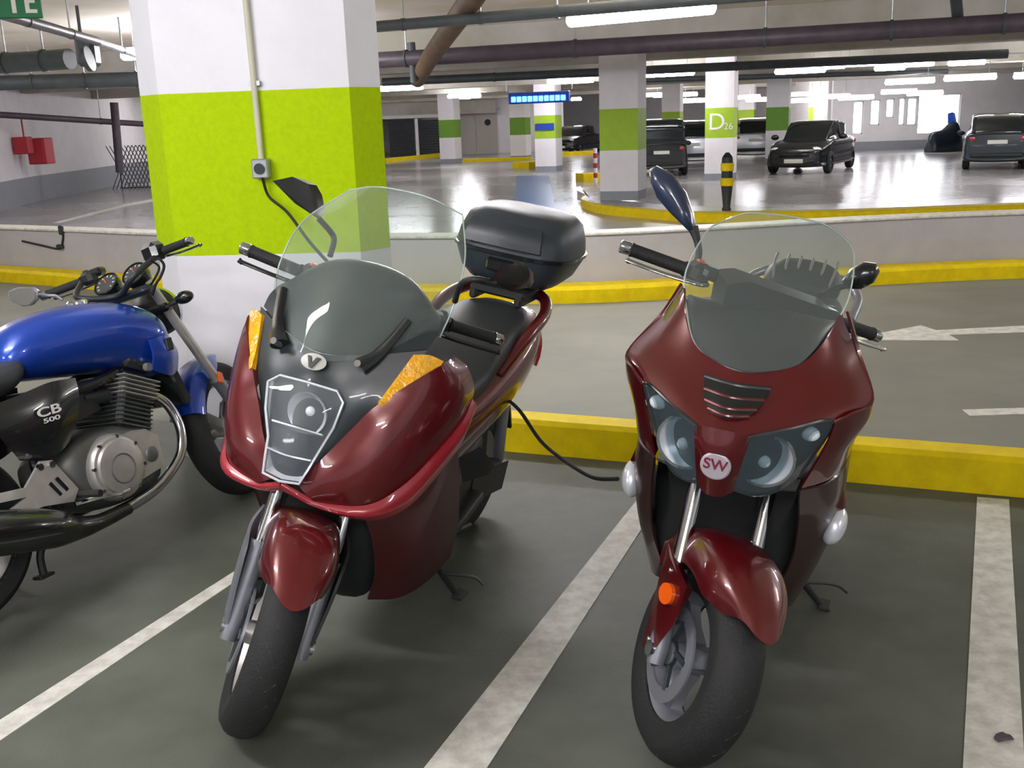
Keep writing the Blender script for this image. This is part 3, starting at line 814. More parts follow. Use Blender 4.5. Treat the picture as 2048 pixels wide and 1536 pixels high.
# ---------------------------------------------------------------- cars
def rsec(x, hw, z0, z1, tuck=0.85, r=0.12):
    pts = [(-hw * tuck, z0), (hw * tuck, z0), (hw, z0 + (z1 - z0) * .3), (hw * .985, z0 + (z1 - z0) * .72), (hw * .88, z1), (0, z1 + .02), (-hw * .88, z1), (-hw * .985, z0 + (z1 - z0) * .72), (-hw, z0 + (z1 - z0) * .3)]
    return [Vector((x, p[0], p[1])) for p in pts]
def car(label, loc, heading, paint, kind='saloon', sc=0.88):
    r = thing('car', label, 'car', loc, heading, None)
    r.scale = (sc, sc, sc)
    if kind == 'saloon':
        body = [(-2.15, .60, .34, .86), (-2.05, .78, .24, .93), (-1.4, .86, .2, .95), (-.4, .88, .2, .93), (.7, .87, .2, .92), (1.5, .83, .2, .84), (2.0, .72, .22, .72), (2.13, .58, .3, .62)]
        cab = [(-1.75, .55, .9, .94), (-1.15, .68, .9, 1.34), (-.5, .68, .9, 1.42), (.2, .67, .9, 1.38), (1.0, .62, .88, .93)]
    elif kind == 'hatch':
        body = [(-1.98, .72, .34, .95), (-1.92, .84, .26, 1.0), (-1.3, .89, .22, 1.0), (-.3, .89, .22, .98), (.8, .88, .22, .95), (1.55, .84, .22, .85), (2.0, .7, .26, .7), (2.08, .6, .32, .6)]
        cab = [(-1.94, .66, .96, 1.05), (-1.6, .70, .96, 1.46), (-.7, .71, .96, 1.55), (.1, .69, .96, 1.50), (1.05, .64, .93, .98)]
    else:
        body = [(-1.95, .78, .32, 1.0), (-1.9, .84, .26, 1.02), (-1.0, .85, .24, 1.02), (.4, .85, .24, 1.0), (1.3, .82, .24, .95), (1.85, .72, .28, .8), (1.95, .6, .34, .7)]
        cab = [(-1.92, .77, 1.0, 1.1), (-1.86, .76, 1.0, 1.74), (-1.0, .75, 1.0, 1.80), (.4, .73, 1.0, 1.76), (1.35, .68, .96, 1.0)]
    xf, xr = body[-1][0], body[0][0]
    MB().sloft([rsec(*s) for s in body], 36, 40).build('body', paint, r, 45)
    MB().sloft([rsec(s[0], s[1], s[2], s[3], 1.05) for s in cab], 30, 30).build('windows', M_glassdk, r, 45)
    rf = MB()
    tops = [s for s in cab if s[3] > 1.2]
    rf.patch([[Vector((s[0], y * s[1] * .86, s[3] + .028 - .03 * y * y)) for y in (-1, -.5, 0, .5, 1)] for s in tops], 10, 8, .03)
    rf.build('roof', paint, r)
    zbelt = .98
    for sg in (-1, 1):
        pm = MB()
        a, b_ = cab[0], cab[1]
        c, d = cab[-2], cab[-1]
        pm.tube([(d[0], sg * d[1] * .95, d[3] - .02), (c[0], sg * c[1] * .88, c[3])], .035, 6)
        pm.tube([(a[0], sg * a[1] * .95, a[3] - .02), (b_[0], sg * b_[1] * .88, b_[3])], .05, 6)
        pm.tube([(-.2, sg * .76, .95), (-.25, sg * .62, 1.42)], .04, 6)
        pm.build('pillar_trim', paint, r)
        for x in (xf - .78, xr + .72):
            wh = MB().lathe([(.19, -.1), (.27, -.1), (.315, -.07), (.32, 0), (.315, .07), (.27, .1), (.19, .1)], (x, sg * .78, .32), (0, 1, 0), 28, True).build('tyre', M_rubber, r)
            rim = MB().lathe([(1e-3, .06), (.06, .07), (.19, .05), (.2, .09), (.2, -.08), (1e-3, -.08)], (x, sg * .78, .32), (0, sg, 0), 24).build('wheel', M_alu, r)
        MB().ball((xf - .2, sg * .56, body[-2][3] - .05), (.14, .17, .09), 14, 8).build('headlight', M_refl, r)
        MB().ball((xr + .05, sg * .66, body[1][3] - .12), (.06, .15, .1), 14, 8).build('tail_light', M_redlens, r)
        MB().ball((.55, sg * .98, 1.0), (.07, .12, .08), 12, 8).build('door_mirror', paint, r)
    MB().box((xf - .03, 0, .52), (.06, .9, .14), None, .03).build('grille', M_plastic, r)
    MB().box((xf + .012, 0, .38), (.03, .52, .11), None, .005).build('number_plate', M_plate, r)
    MB().box((xr - .012, 0, .78 if kind != 'saloon' else .6), (.03, .52, .11), None, .005).build('number_plate', M_plate, r)
    MB().box((xr + .02, 0, .42), (.1, 1.4, .14), None, .04).build('rear_bumper', M_plastic, r)
    MB().box((xf - .08, 0, .3), (.1, 1.3, .12), None, .04).build('front_bumper', M_plastic, r)
    return r
def zero(p):
    return (p[0], p[1], 0)
car('black saloon car parked facing the camera in the far hall', zero((8.239, 28, 0.2019)), math.radians(-120), M_carblk, 'saloon', .9)
car('dark hatchback seen from behind near the right edge', zero((12.67, 27, 0.03802)), math.radians(66), M_cargry, 'hatch', .86)
car('dark boxy van seen from behind between two far pillars', zero((4.343, 29.2, 0.09772)), math.radians(83), M_carblk, 'van', .8)
car('silver car half hidden between the van and the lettered pillar', zero((6.009, 33.5, -0.1513)), math.radians(80), M_carsil, 'hatch')
car('pale silver car behind the lettered pillar on its right', zero((8.713, 36.5, -0.2065)), math.radians(78), M_carsil, 'hatch')
car('dark car half hidden left of the nearest far pillar', zero((3.387, 50, 0.2048)), math.radians(-115), M_carblk, 'saloon')
car('dark car just inside the right edge beyond the hatchback', zero((17.24, 33.5, 0.09238)), math.radians(62), M_carblk, 'hatch')
_q = V((15.54, 37, 0.05907))
cvb = thing('covered_bike', 'small blue grey motorcycle under a cover in front of the big bright window', 'motorcycle', (_q.x, _q.y, 0), 0.4)
MB().sloft([[Vector((x, y * h * q, z * t)) for y, z in ((-.3, 0.02), (.3, 0.02), (.26, .5), (.12, .85), (0, .9), (-.12, .85), (-.26, .5))] for x, h, q, t in ((-.75, .5, 1, .45), (-.6, .9, 1, .75), (-.1, 1, 1, .85), (.35, 1.1, 1, 1.15), (.6, .8, 1, .9), (.75, .4, 1, .5))], 20, 20).build('cover', M_cargry, cvb)
MB().patch([[(.30, -.2, .95), (.36, 0, .98), (.30, .2, .95)], [(.22, -.16, 1.3), (.26, 0, 1.34), (.22, .16, 1.3)]], 6, 8, .01).build('windscreen', M_bluebox, cvb)

# ---------------------------------------------------------------- motorcycles: shared builders
# bike coordinates: s = distance behind the front axle, l = to the rider's left, z = up
def bike(name, label, cat, x, y, yaw, lean):
    yaw, lean = math.radians(yaw), math.radians(lean)
    s = Vector((math.sin(yaw), math.cos(yaw), 0))
    l0 = Vector((math.cos(yaw), -math.sin(yaw), 0))
    z0 = Vector((0, 0, 1))
    l = l0 * math.cos(lean) - z0 * math.sin(lean)
    z = z0 * math.cos(lean) + l0 * math.sin(lean)
    o = bpy.data.objects.new(name, None)
    o.empty_display_size = 0.1
    COL.objects.link(o)
    o.matrix_world = Matrix(((s.x, -l.x, z.x, x), (s.y, -l.y, z.y, y), (s.z, -l.z, z.z, 0), (0, 0, 0, 1)))
    return tag(o, label, cat)
def steer_fn(deg, rake=27, head=-0.1):
    k = Vector((math.sin(math.radians(rake)), 0, math.cos(math.radians(rake))))
    o = Vector((head, 0, 0))
    R = Matrix.Rotation(math.radians(deg), 3, k)
    def f(p):
        v = R @ (Vector((p.x, -p.y, p.z)) - o) + o
        return Vector((v.x, -v.y, v.z))
    return f
IDF = lambda p: p
def B(mb, name, m, par, f=IDF, ang=35):
    return mb.xf(f).build(name, m, par, ang, lh=True)
def wheel(par, s, R, w, rim, f, pre, spokes=3, disc=(-0.075,), rimmat=None, hubw=0.07, dr=0.115):
    rimmat = rimmat or M_alu
    c = (s, 0, R)
    h = w / 2
    prof = [(rim - .012, -h * .80), (rim + .012, -h * .92), ((rim + R) / 2, -h * 1.0), (R - .03, -h * .93), (R - .01, -h * .62), (R - .002, -h * .3), (R, 0), (R - .002, h * .3), (R - .01, h * .62), (R - .03, h * .93), ((rim + R) / 2, h), (rim + .012, h * .92), (rim - .012, h * .80)]
    ty = B(MB().lathe(prof, c, (0, 1, 0), 64, True), pre + '_tyre', M_rubber, par, f)
    gr = MB()
    for q in range(26):
        a = 2 * PI * q / 26
        for sg in (-1, 1):
            pts = []
            for t in (0, .5, 1):
                lo = sg * h * (.12 + .62 * t)
                rr = R
                for (ra, la), (rb_, lb) in zip(prof, prof[1:]):
                    if la <= lo <= lb:
                        rr = ra + (rb_ - ra) * (lo - la) / (lb - la)
                aa = a + .16 * t + (.12 if sg > 0 else 0)
                pts.append((s - (rr - .0004) * math.cos(aa), lo, R + (rr - .0004) * math.sin(aa)))
            gr.tube(pts, .0017, 4, 0)
    g_ = B(gr, 'tread_groove', M_plastic, ty, f)
    g_['kind'] = 'stuff'
    rp = [(rim + .014, -h * .86), (rim - .004, -h * .84), (rim - .018, -h * .6), (rim - .035, -h * .2), (rim - .035, h * .2), (rim - .018, h * .6), (rim - .004, h * .84), (rim + .014, h * .86), (rim - .008, h * .5), (rim - .02, 0), (rim - .008, -h * .5)]
    rm = B(MB().lathe(rp, c, (0, 1, 0), 56, True), pre + '_rim', rimmat, par, f)
    for q in range(spokes):
        a = 2 * PI * q / spokes + .5
        d, t_ = Vector((math.cos(a), 0, math.sin(a))), Vector((-math.sin(a), 0, math.cos(a)))
        sp = MB()
        rings = []
        for rr, wd, th in ((.03, .026, .022), (.08, .02, .016), (rim - .045, .024, .014), (rim - .02, .034, .018)):
            p = V(c) + d * rr
            rings.append([p + t_ * wd + Vector((0, th, 0)), p - t_ * wd + Vector((0, th, 0)), p - t_ * wd - Vector((0, th, 0)), p + t_ * wd - Vector((0, th, 0))])
        B(sp.loft(rings), 'spoke', rimmat, rm, f)
    B(MB().lathe([(1e-3, -hubw), (.028, -hubw), (.034, -.03), (.04, 0), (.034, .03), (.028, hubw), (1e-3, hubw)], c, (0, 1, 0), 24), 'hub', rimmat, rm, f)
    for dl in disc:
        dd = B(MB().lathe([(dr - .035, dl - .003), (dr, dl - .003), (dr, dl + .003), (dr - .035, dl + .003)], c, (0, 1, 0), 48, True), 'brake_disc', M_alud, par, f)
        cr = MB()
        for q in range(5):
            a = 2 * PI * q / 5
            cr.tube([V(c) + Vector((math.cos(a) * .03, dl, math.sin(a) * .03)), V(c) + Vector((math.cos(a + .3) * (dr - .03), dl, math.sin(a + .3) * (dr - .03)))], .008, 6)
        B(cr.disc(V(c) + Vector((0, dl, 0)), (0, 1, 0), .035, .008), 'disc_carrier', M_grey, dd, f)
        B(MB().box(V(c) + Vector((.075, dl, .075)), (.06, .05, .09), Matrix.Rotation(math.radians(-40), 3, 'Y'), .012), 'brake_caliper', M_grey, par, f)
def fork(par, f, off, z0, z1, z2, rl=.026, rt=.0185, mlow=None, ax=0.0, m_t=None):
    d = Vector((math.tan(math.radians(27)), 0, 1))
    for sg in (-1, 1):
        b0 = Vector((ax, sg * off, z0))
        lg = B(MB().tube([b0 - d * .03, b0, b0 + d * (z1 - z0) * .9, b0 + d * (z1 - z0)], [rl * .8, rl, rl * .95, rl * 1.08], 16), 'fork_leg', mlow or M_alud, par, f)
        B(MB().tube([b0 + d * (z1 - z0 - .02), b0 + d * (z2 - z0)], rt, 16), 'fork_tube', m_t or M_chrome, par, f)
        B(MB().disc(b0 + Vector((0, sg * .012, 0)), (0, 1, 0), .02, .03, 12), 'axle_nut', M_chrome, lg, f)
def fender(par, f, R, hw, a0, a1, m, out=.05, name='front_fender', s0=0.0, zc=None, point=.7, side=.06):
    rows = []
    n = 9
    for i in range(n):
        t = i / (n - 1)
        a = math.radians(a0 + (a1 - a0) * t)
        e = point + (1 - point) * math.sin(min(1, t * 2.6) * PI / 2)
        row = []
        for q, dr in ((-1.0, -side), (-.98, -side * .3), (-.80, .6 * out), (-.4, .95 * out), (0, out), (.4, .95 * out), (.80, .6 * out), (.98, -side * .3), (1.0, -side)):
            rr = R + (dr if dr > 0 else dr * (.35 + .65 * min(1, t * 4)))
            aq = a + math.radians(13) * q * q * (1 - t) ** 4
            row.append((s0 - rr * math.cos(aq), q * hw * e, (zc or R) + rr * math.sin(aq)))
        rows.append(row)
    return B(MB().patch(rows, 30, 26, .005), name, m, par, f)
def superring(cs, z, a, b_, n=32, e=2.6):
    out = []
    for k in range(n):
        t = 2 * PI * k / n
        c, s_ = math.cos(t), math.sin(t)
        out.append(Vector((cs + a * math.copysign(abs(c) ** (2 / e), c), b_ * math.copysign(abs(s_) ** (2 / e), s_), z)))
    return out
def sec(s, hw, z0, z1, e=3.0, n=20, tuck=1.0, l0=0.0):
    """closed cross-section at s; tuck narrows the bottom"""
    out = []
    for k in range(n):
        t = 2 * PI * k / n
        c, q = math.cos(t), math.sin(t)
        y = hw * math.copysign(abs(c) ** (2 / e), c)
        zz = math.copysign(abs(q) ** (2 / e), q)
        y *= (1 + tuck) / 2 + (1 - tuck) / 2 * zz
        out.append(Vector((s, l0 + y, (z0 + z1) / 2 + (z1 - z0) / 2 * zz)))
    return out
def secs(L, e=3.0, tuck=1.0, m=30, n=32):
    return MB().sloft([sec(s, h, a, b_, e, 16, tuck) for s, h, a, b_ in L], n, m)
def mirrored(pts):
    return [Vector((p[0], -p[1], p[2])) for p in pts]
def both(rows):
    return rows, [mirrored(r) for r in rows]
def bars(par, f, end=(.565, .37, 1.08), mid=(.45, 0, 1.05), grip=.13, lever_m=M_gloss, endm=M_chrome, gr=.0175):
    e = V(end)
    for sg in (-1, 1):
        E_ = Vector((e.x, sg * e.y, e.z))
        I_ = Vector((e.x - .045, sg * (e.y - grip - .02), e.z + .006))
        d = (E_ - I_).normalized()
        g = B(MB().tube([I_, I_ + d * .004, I_ + d * .012, E_ - d * .01, E_ - d * .002, E_], [gr, gr * 1.25, gr, gr, gr * 1.12, gr], 18), 'grip', M_rubber, par, f)
        B(MB().tube([E_ + d * .001, E_ + d * .004, E_ + d * .026, E_ + d * .03], [gr * .9, gr * 1.02, gr * 1.02, gr * .7], 18), 'bar_end', endm, g, f)
        sw = B(MB().box(I_ - d * .03 + Vector((0, 0, .002)), (.06, .06, .055), Matrix.Rotation(sg * .15, 3, 'Z'), .014), 'switch_block', M_plastic, par, f)
        B(MB().box(I_ - d * .028 + Vector((.006, 0, .03)), (.02, .022, .012), None, .004), 'switch', M_orange if sg < 0 else M_grey, sw, f)
        L0 = I_ - d * .045 + Vector((-.045, 0, -.012))
        B(MB().tube([L0, L0 + d * .03 + Vector((-.018, 0, -.004)), L0 + d * .12 + Vector((-.012, 0, -.01)), E_ + Vector((-.062, sg * .008, -.02)), E_ + Vector((-.058, sg * .014, -.02))], [.011, .009, .0075, .0075, .010], 12, 14, True, .7), 'brake_lever', lever_m, par, f)
        B(MB().box(L0 + Vector((.02, -sg * .01, .028)), (.05, .06, .035), None, .01), 'master_cylinder', M_gloss, par, f)
    E1_ = [Vector((e.x - .045, -(e.y - grip - .02), e.z + .006)), Vector((mid[0] + .06, -.13, mid[2] + .04)), Vector(mid), Vector((mid[0] + .06, .13, mid[2] + .04)), Vector((e.x - .045, (e.y - grip - .02), e.z + .006))]
    B(MB().tube(E1_, .0125, 12, 24), 'handlebar', M_plastic, par, f)
def stand(par, p, q, foot=True):
    p, q = V(p), V(q)
    d = (q - p).normalized()
    b = MB().tube([p, q], .011, 10)
    b.box(q + Vector((0, .01, .004)), (.07, .04, .012), None, .004)
    st = B(b, 'side_stand', M_plastic, par)
    B(MB().tube([p.lerp(q, .55), p.lerp(q, .65) + Vector((.05, .08, .01)), p.lerp(q, .75) + Vector((.04, .11, .012))], .005, 6, 8), 'stand_tang', M_plastic, st)

# ---------------------------------------------------------------- red touring scooter beside the column
A = bike('scooter', 'red touring scooter with one central headlight and a black top box, beside the column', 'scooter', -0.733, 2.489, 20.5, 11.5)
fA = steer_fn(31)
wheel(A, 0, .262, .118, .178, fA, 'front', 3, (-.072,), M_alu)
fork(A, fA, .098, .262, .47, .74)
fender(A, fA, .285, .098, 45, 142, M_red, .045, point=.72)
B(MB().patch([[(.07, -.135, .47), (.13, -.14, .50), (.19, -.12, .53)], [(.02, -.128, .38), (.08, -.138, .40), (.14, -.12, .42)], [(-.02, -.118, .28), (.03, -.128, .29), (.07, -.118, .30)]], 10, 8, .008), 'fork_guard', M_alud, A, fA)
B(MB().patch([[(.07, .135, .47), (.13, .14, .50), (.19, .12, .53)], [(.02, .128, .38), (.08, .138, .40), (.14, .12, .42)], [(-.02, .118, .28), (.03, .128, .29), (.07, .118, .30)]], 10, 8, .008, True), 'fork_guard', M_plastic, A, fA)
B(MB().tube([(.03, -.1, .36), (.10, -.085, .46), (.2, -.07, .58), (.25, -.06, .68)], .006, 8, 12), 'brake_hose', M_rubber, A, fA)
# front cowl: upper panels, lips, black centre
up = [[(.060, .030, .690), (.052, .048, .682), (.050, .066, .672), (.056, .080, .662), (.066, .094, .654)],
      [(.075, .085, .770), (.066, .125, .752), (.066, .160, .725), (.082, .185, .695), (.104, .200, .662)],
      [(.112, .135, .850), (.105, .185, .830), (.112, .225, .795), (.140, .248, .755), (.180, .255, .705)],
      [(.152, .186, .926), (.160, .235, .905), (.188, .272, .870), (.228, .290, .825), (.272, .292, .770)],
      [(.262, .282, 1.022), (.280, .300, .985), (.310, .318, .945), (.345, .325, .900), (.380, .318, .840)],
      [(.400, .270, 1.010), (.420, .298, .990), (.440, .312, .955), (.460, .316, .915), (.475, .308, .875)]]
UL, UR = both(up)
B(MB().patch(UL, 34, 20, .006, True), 'cowl_panel', M_red, A)
B(MB().patch(UR, 34, 20, .006, False), 'cowl_panel', M_red, A)
lip = [[(.030, 0, .694), (.026, 0, .688), (.034, 0, .676)],
       [(.062, .088, .658), (.056, .090, .648), (.078, .092, .634)],
       [(.100, .203, .664), (.092, .212, .646), (.120, .208, .622)],
       [(.178, .262, .708), (.178, .274, .680), (.200, .268, .640)],
       [(.272, .299, .772), (.280, .310, .745), (.300, .300, .700)],
       [(.380, .324, .842), (.392, .334, .820), (.405, .324, .782)],
       [(.472, .312, .882), (.480, .322, .868), (.486, .316, .850)]]
LL, LR = both(lip)
B(MB().patch(LL, 34, 8, .006, True), 'cowl_lip', M_lip, A)
B(MB().patch(LR, 34, 8, .006, False), 'cowl_lip', M_lip, A)
ctr = [[(.262, .250, 1.060), (.200, .14, 1.035), (.150, 0, 1.015), (.200, -.14, 1.035), (.262, -.250, 1.060)],
       [(.225, .225, 1.015), (.165, .125, .985), (.128, 0, .970), (.165, -.125, .985), (.225, -.225, 1.015)],
       [(.160, .180, .930), (.128, .112, .925), (.112, 0, .920), (.128, -.112, .925), (.160, -.180, .930)],
       [(.120, .135, .845), (.092, .085, .840), (.080, 0, .835), (.092, -.085, .840), (.120, -.135, .845)],
       [(.078, .085, .765), (.062, .06, .765), (.055, 0, .765), (.062, -.06, .765), (.078, -.085, .765)],
       [(.060, .038, .692), (.042, .02, .692), (.038, 0, .692), (.042, -.02, .692), (.060, -.038, .692)]]
B(MB().patch(ctr, 26, 20, .006, False), 'nose_panel', M_grey, A)
# amber indicators
for sg in (1, -1):
    q = [[(.238, .226, 1.048), (.262, .260, 1.050), (.285, .292, 1.036)], [(.198, .205, .990), (.210, .240, .985), (.228, .268, .972)], [(.146, .186, .930), (.148, .192, .925), (.152, .198, .918)]]
    q = [[Vector((p[0] - .006, sg * p[1], p[2])) for p in r] for r in q]
    ind = B(MB().patch(q, 14, 8, .014, sg > 0), 'indicator', M_amber, A)
# headlight
hp = [(.105, -.108, .921), (.118, -.082, .941), (.112, 0, .945), (.118, .082, .941), (.105, .108, .921), (.088, .098, .855), (.072, .074, .791), (.045, .062, .745), (.025, .052, .711), (.018, 0, .706), (.025, -.052, .711), (.045, -.062, .745), (.072, -.074, .791), (.088, -.098, .855)]
hb = [Vector((p[0] + .008, p[1] * 1.02, p[2])) for p in hp]
hc = Vector((.07, 0, .83))
back = [Vector((.07 + (p.x - .07) * .35 + .09, p.y * .35, .83 + (p.z - .83) * .35)) for p in hb]
mid_ = [Vector((.07 + (p.x - .07) * .8 + .05, p.y * .82, .83 + (p.z - .83) * .85)) for p in hb]
hl = B(MB().loft([hb, mid_, back], False).add(back, [tuple(range(len(back)))]), 'headlight', M_refl, A)
lens = []
for t, q in ((1.0, 0), (.8, .014), (.5, .022), (.02, .026)):
    lens.append([Vector((hc.x + (p[0] - hc.x) * t - q - .004, p[1] * t, hc.z + (p[2] - hc.z) * t)) for p in hp])
B(MB().loft(lens, False), 'headlight_lens', M_lens, hl)
B(MB().lathe([(.012, 0), (.034, -.012), (.05, -.035), (.056, -.04), (.054, -.03), (.03, -.004)], (.12, .022, .875), (1, 0, 0), 28, True), 'reflector_ring', M_refl, hl)
B(MB().ball((.10, .022, .875), (.012, .014, .014)), 'bulb', M_tubeoff, hl)
B(MB().patch([[(.075, -.072, .835), (.060, 0, .842), (.075, .075, .835)], [(.105, -.07, .815), (.10, 0, .80), (.105, .07, .815)]], 6, 10, .004), 'bulb_shield', M_refl, hl)
B(MB().patch([[(.048, -.064, .770), (.034, 0, .772), (.048, .064, .770)], [(.075, -.06, .760), (.065, 0, .756), (.075, .06, .760)]], 6, 10, .004), 'reflector_step', M_refl, hl)
for k in range(5):
    B(MB().tube([(.06 + .012, -.05 + .025 * k, .76), (.045 + .01, -.04 + .02 * k, .715)], .003, 5), 'reflector_rib', M_refl, hl)
rimb = [Vector((p[0] - .004, p[1] * 1.015, .83 + (p[2] - .83) * 1.012)) for p in hp]
B(MB().tube(rimb + [rimb[0]], .0035, 6), 'lens_rim', M_refl, hl)
# dash hood behind the screen
hood = [[(.275, -.245, 1.055), (.212, -.14, 1.030), (.165, 0, 1.012), (.212, .14, 1.030), (.275, .245, 1.055)],
        [(.315, -.250, 1.085), (.275, -.15, 1.100), (.245, 0, 1.105), (.275, .15, 1.100), (.315, .250, 1.085)],
        [(.355, -.235, 1.110), (.345, -.14, 1.168), (.335, 0, 1.185), (.345, .14, 1.168), (.355, .235, 1.110)],
        [(.395, -.215, 1.110), (.400, -.12, 1.190), (.400, 0, 1.212), (.400, .12, 1.190), (.395, .215, 1.110)],
        [(.430, -.190, 1.060), (.440, -.10, 1.150), (.440, 0, 1.170), (.440, .10, 1.150), (.430, .190, 1.060)]]
B(MB().patch(hood, 24, 24, .006, True), 'dash_hood', M_grey, A)
scr = [[(.330, -.252, 1.080), (.215, -.15, 1.030), (.138, 0, 1.000), (.215, .15, 1.030), (.330, .252, 1.080)],
       [(.365, -.264, 1.165), (.275, -.155, 1.150), (.222, 0, 1.140), (.275, .155, 1.150), (.365, .264, 1.165)],
       [(.440, -.248, 1.275), (.375, -.140, 1.290), (.345, 0, 1.295), (.375, .140, 1.290), (.440, .248, 1.275)],
       [(.560, -.176, 1.368), (.540, -.090, 1.395), (.532, 0, 1.402), (.540, .090, 1.395), (.560, .176, 1.368)]]
ws = B(MB().patch(scr, 30, 28, .004, True), 'windscreen', M_screen, A)
def edge_of(rows):
    return spline([r[0] for r in rows], 24) + spline(rows[-1], 24)[1:] + list(reversed(spline([r[-1] for r in rows], 24)))[1:]
B(MB().tube(edge_of(scr), .0022, 6), 'screen_edge', M_edge, ws)
for sg in (1, -1):
    br = B(MB().tube([(.262, sg * .186, 1.125), (.222, sg * .168, 1.078), (.186, sg * .145, 1.034), (.156, sg * .118, 1.008)], [.012, .014, .018, .026], 10, 14, True, .8), 'screen_bracket', M_gloss, A)
    B(MB().disc((.148, sg * .122, 1.014), (-1, 0, .5), .009, .04, 14), 'bracket_screw', M_chrome, br)
lgm = B(MB().lathe([(1e-3, 0), (.028, 0), (.03, -.003), (1e-3, -.005)], (0, 0, 0), (1, 0, 0), 32), 'emblem', M_emblem, A)
lgm.data.transform(Matrix.Diagonal((1, 1.2, .74, 1)))
lgm.matrix_local = Matrix.Translation((.121, -.006, .999)) @ Matrix.Rotation(math.radians(35), 4, 'Y')
em = MB().prism([(-.006, -.018, .012), (-.006, -.006, .012), (-.006, .002, -.006), (-.006, .010, .012), (-.006, .020, .012), (-.006, .005, -.018), (-.006, -.003, -.018)], (-.002, 0, 0)).build('emblem_mark', M_plastic, lgm, flat=True)
# bars, mirrors
bars(A, fA, (.565, .372, 1.078))
B(MB().box((.43, 0, 1.10), (.14, .26, .06), None, .025), 'handlebar_cover', M_plastic, A, fA)
mR = [(0.5976, -0.455, 1.339), (0.6161, -0.4, 1.361), (0.6261, -0.35, 1.348), (0.6336, -0.325, 1.312), (0.6258, -0.3, 1.25), (0.6146, -0.315, 1.26), (0.6101, -0.38, 1.285)]
mb = MB().hull([V(p) for p in mR] + [V(p).lerp(V(mR[3]), .25) + Vector((.035, 0, .004)) for p in mR])
mm = B(mb, 'mirror', M_gloss, A, IDF, 25)
B(MB().tube([(0.6193, -0.3, 1.254), (0.6476, -0.275, 1.219), (0.654, -0.262, 1.194), (0.6173, -0.25, 1.152)], .009, 10, 16), 'mirror_stalk', M_plastic, mm)
mL = [(0.2253, 0.4, 1.285), (0.2647, 0.415, 1.319), (0.3244, 0.43, 1.32), (0.3972, 0.445, 1.279), (0.4381, 0.44, 1.24), (0.3385, 0.42, 1.243)]
mb = MB().hull([V(p) for p in mL] + [V(p).lerp(V(mL[3]), .2) + Vector((.03, 0, .004)) for p in mL])
mm = B(mb, 'mirror', M_gloss, A, IDF, 25)
B(MB().tube([(0.2581, 0.405, 1.273), (0.2087, 0.37, 1.283), (0.224, 0.33, 1.259), (0.3026, 0.29, 1.193)], .008, 10, 16), 'mirror_stalk', M_plastic, mm)
# lower body
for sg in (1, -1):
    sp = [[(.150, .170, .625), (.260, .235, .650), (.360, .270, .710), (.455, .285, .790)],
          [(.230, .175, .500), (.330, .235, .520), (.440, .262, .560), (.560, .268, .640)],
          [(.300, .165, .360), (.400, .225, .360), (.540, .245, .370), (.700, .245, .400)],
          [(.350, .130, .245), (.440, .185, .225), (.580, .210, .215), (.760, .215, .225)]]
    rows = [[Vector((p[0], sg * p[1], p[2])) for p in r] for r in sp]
    B(MB().patch(rows, 20, 18, .006, sg < 0), 'leg_shield_panel', M_shadered, A)
B(secs([(.26, .145, .50, .68), (.31, .165, .30, .70), (.36, .175, .215, .72), (.42, .17, .20, .74)], 3, .9, 16), 'inner_leg_shield', M_plastic, A)
B(secs([(.40, .19, .30, .80), (.52, .20, .21, .60), (.75, .20, .19, .46), (.98, .18, .22, .50), (1.15, .15, .28, .55)], 3.2, .9), 'floor_tunnel', M_plastic, A)
for sg in (1, -1):
    B(MB().patch([[(.50, sg * .20, .36), (.50, sg * .225, .36), (.50, sg * .235, .34)], [(.75, sg * .20, .34), (.75, sg * .225, .34), (.75, sg * .235, .32)], [(1.02, sg * .17, .36), (1.02, sg * .21, .36), (1.02, sg * .22, .34)]], 12, 6, .02), 'floor_board', M_plastic, A)
B(secs([(.60, .07, .55, .64), (.70, .13, .60, .74), (.85, .155, .64, .775), (1.02, .17, .68, .80), (1.12, .175, .72, .87), (1.25, .17, .75, .905), (1.42, .155, .78, .92), (1.54, .11, .82, .91)], 2.6, .95), 'seat', M_leather, A)
tl = [(.58, .12, .42, .58), (.72, .175, .42, .66), (.90, .20, .46, .71), (1.10, .215, .50, .76), (1.30, .220, .54, .82), (1.48, .205, .60, .87), (1.64, .150, .70, .88), (1.74, .08, .76, .86)]
B(secs(tl, 2.7, .80), 'tail_panel', M_red, A)
B(MB().tube([(1.16, -.15, .74), (1.32, -.19, .86), (1.48, -.19, .91), (1.62, -.13, .935), (1.66, 0, .94), (1.62, .13, .935), (1.48, .19, .91), (1.32, .19, .86), (1.16, .15, .74)], .024, 12, 34), 'grab_rail', M_red, A)
B(MB().patch([[(1.50, .196, .74), (1.58, .172, .77), (1.67, .130, .80)], [(1.50, .188, .70), (1.58, .165, .74), (1.67, .122, .775)]], 8, 10, .012, True), 'tail_light', M_redlens, A)
B(MB().patch([[(1.50, -.196, .74), (1.58, -.172, .77), (1.67, -.130, .80)], [(1.50, -.188, .70), (1.58, -.165, .74), (1.67, -.122, .775)]], 8, 10, .012), 'tail_light', M_redlens, A)
wheel(A, 1.42, .258, .140, .17, IDF, 'rear', 3, (-.09,), M_alu)
B(MB().hull([(1.02, .06, .30), (1.02, .17, .30), (1.02, .17, .42), (1.42, .09, .20), (1.44, .15, .20), (1.47, .15, .31), (1.42, .09, .32), (1.05, .06, .46)]), 'transmission_case', M_plastic, A)
B(MB().hull([(.9, -.14, .24), (.9, .12, .24), (1.3, .12, .26), (1.3, -.14, .26), (.95, -.12, .50), (.95, .1, .50), (1.3, .1, .5), (1.3, -.12, .5)]), 'engine_block', M_plastic, A)
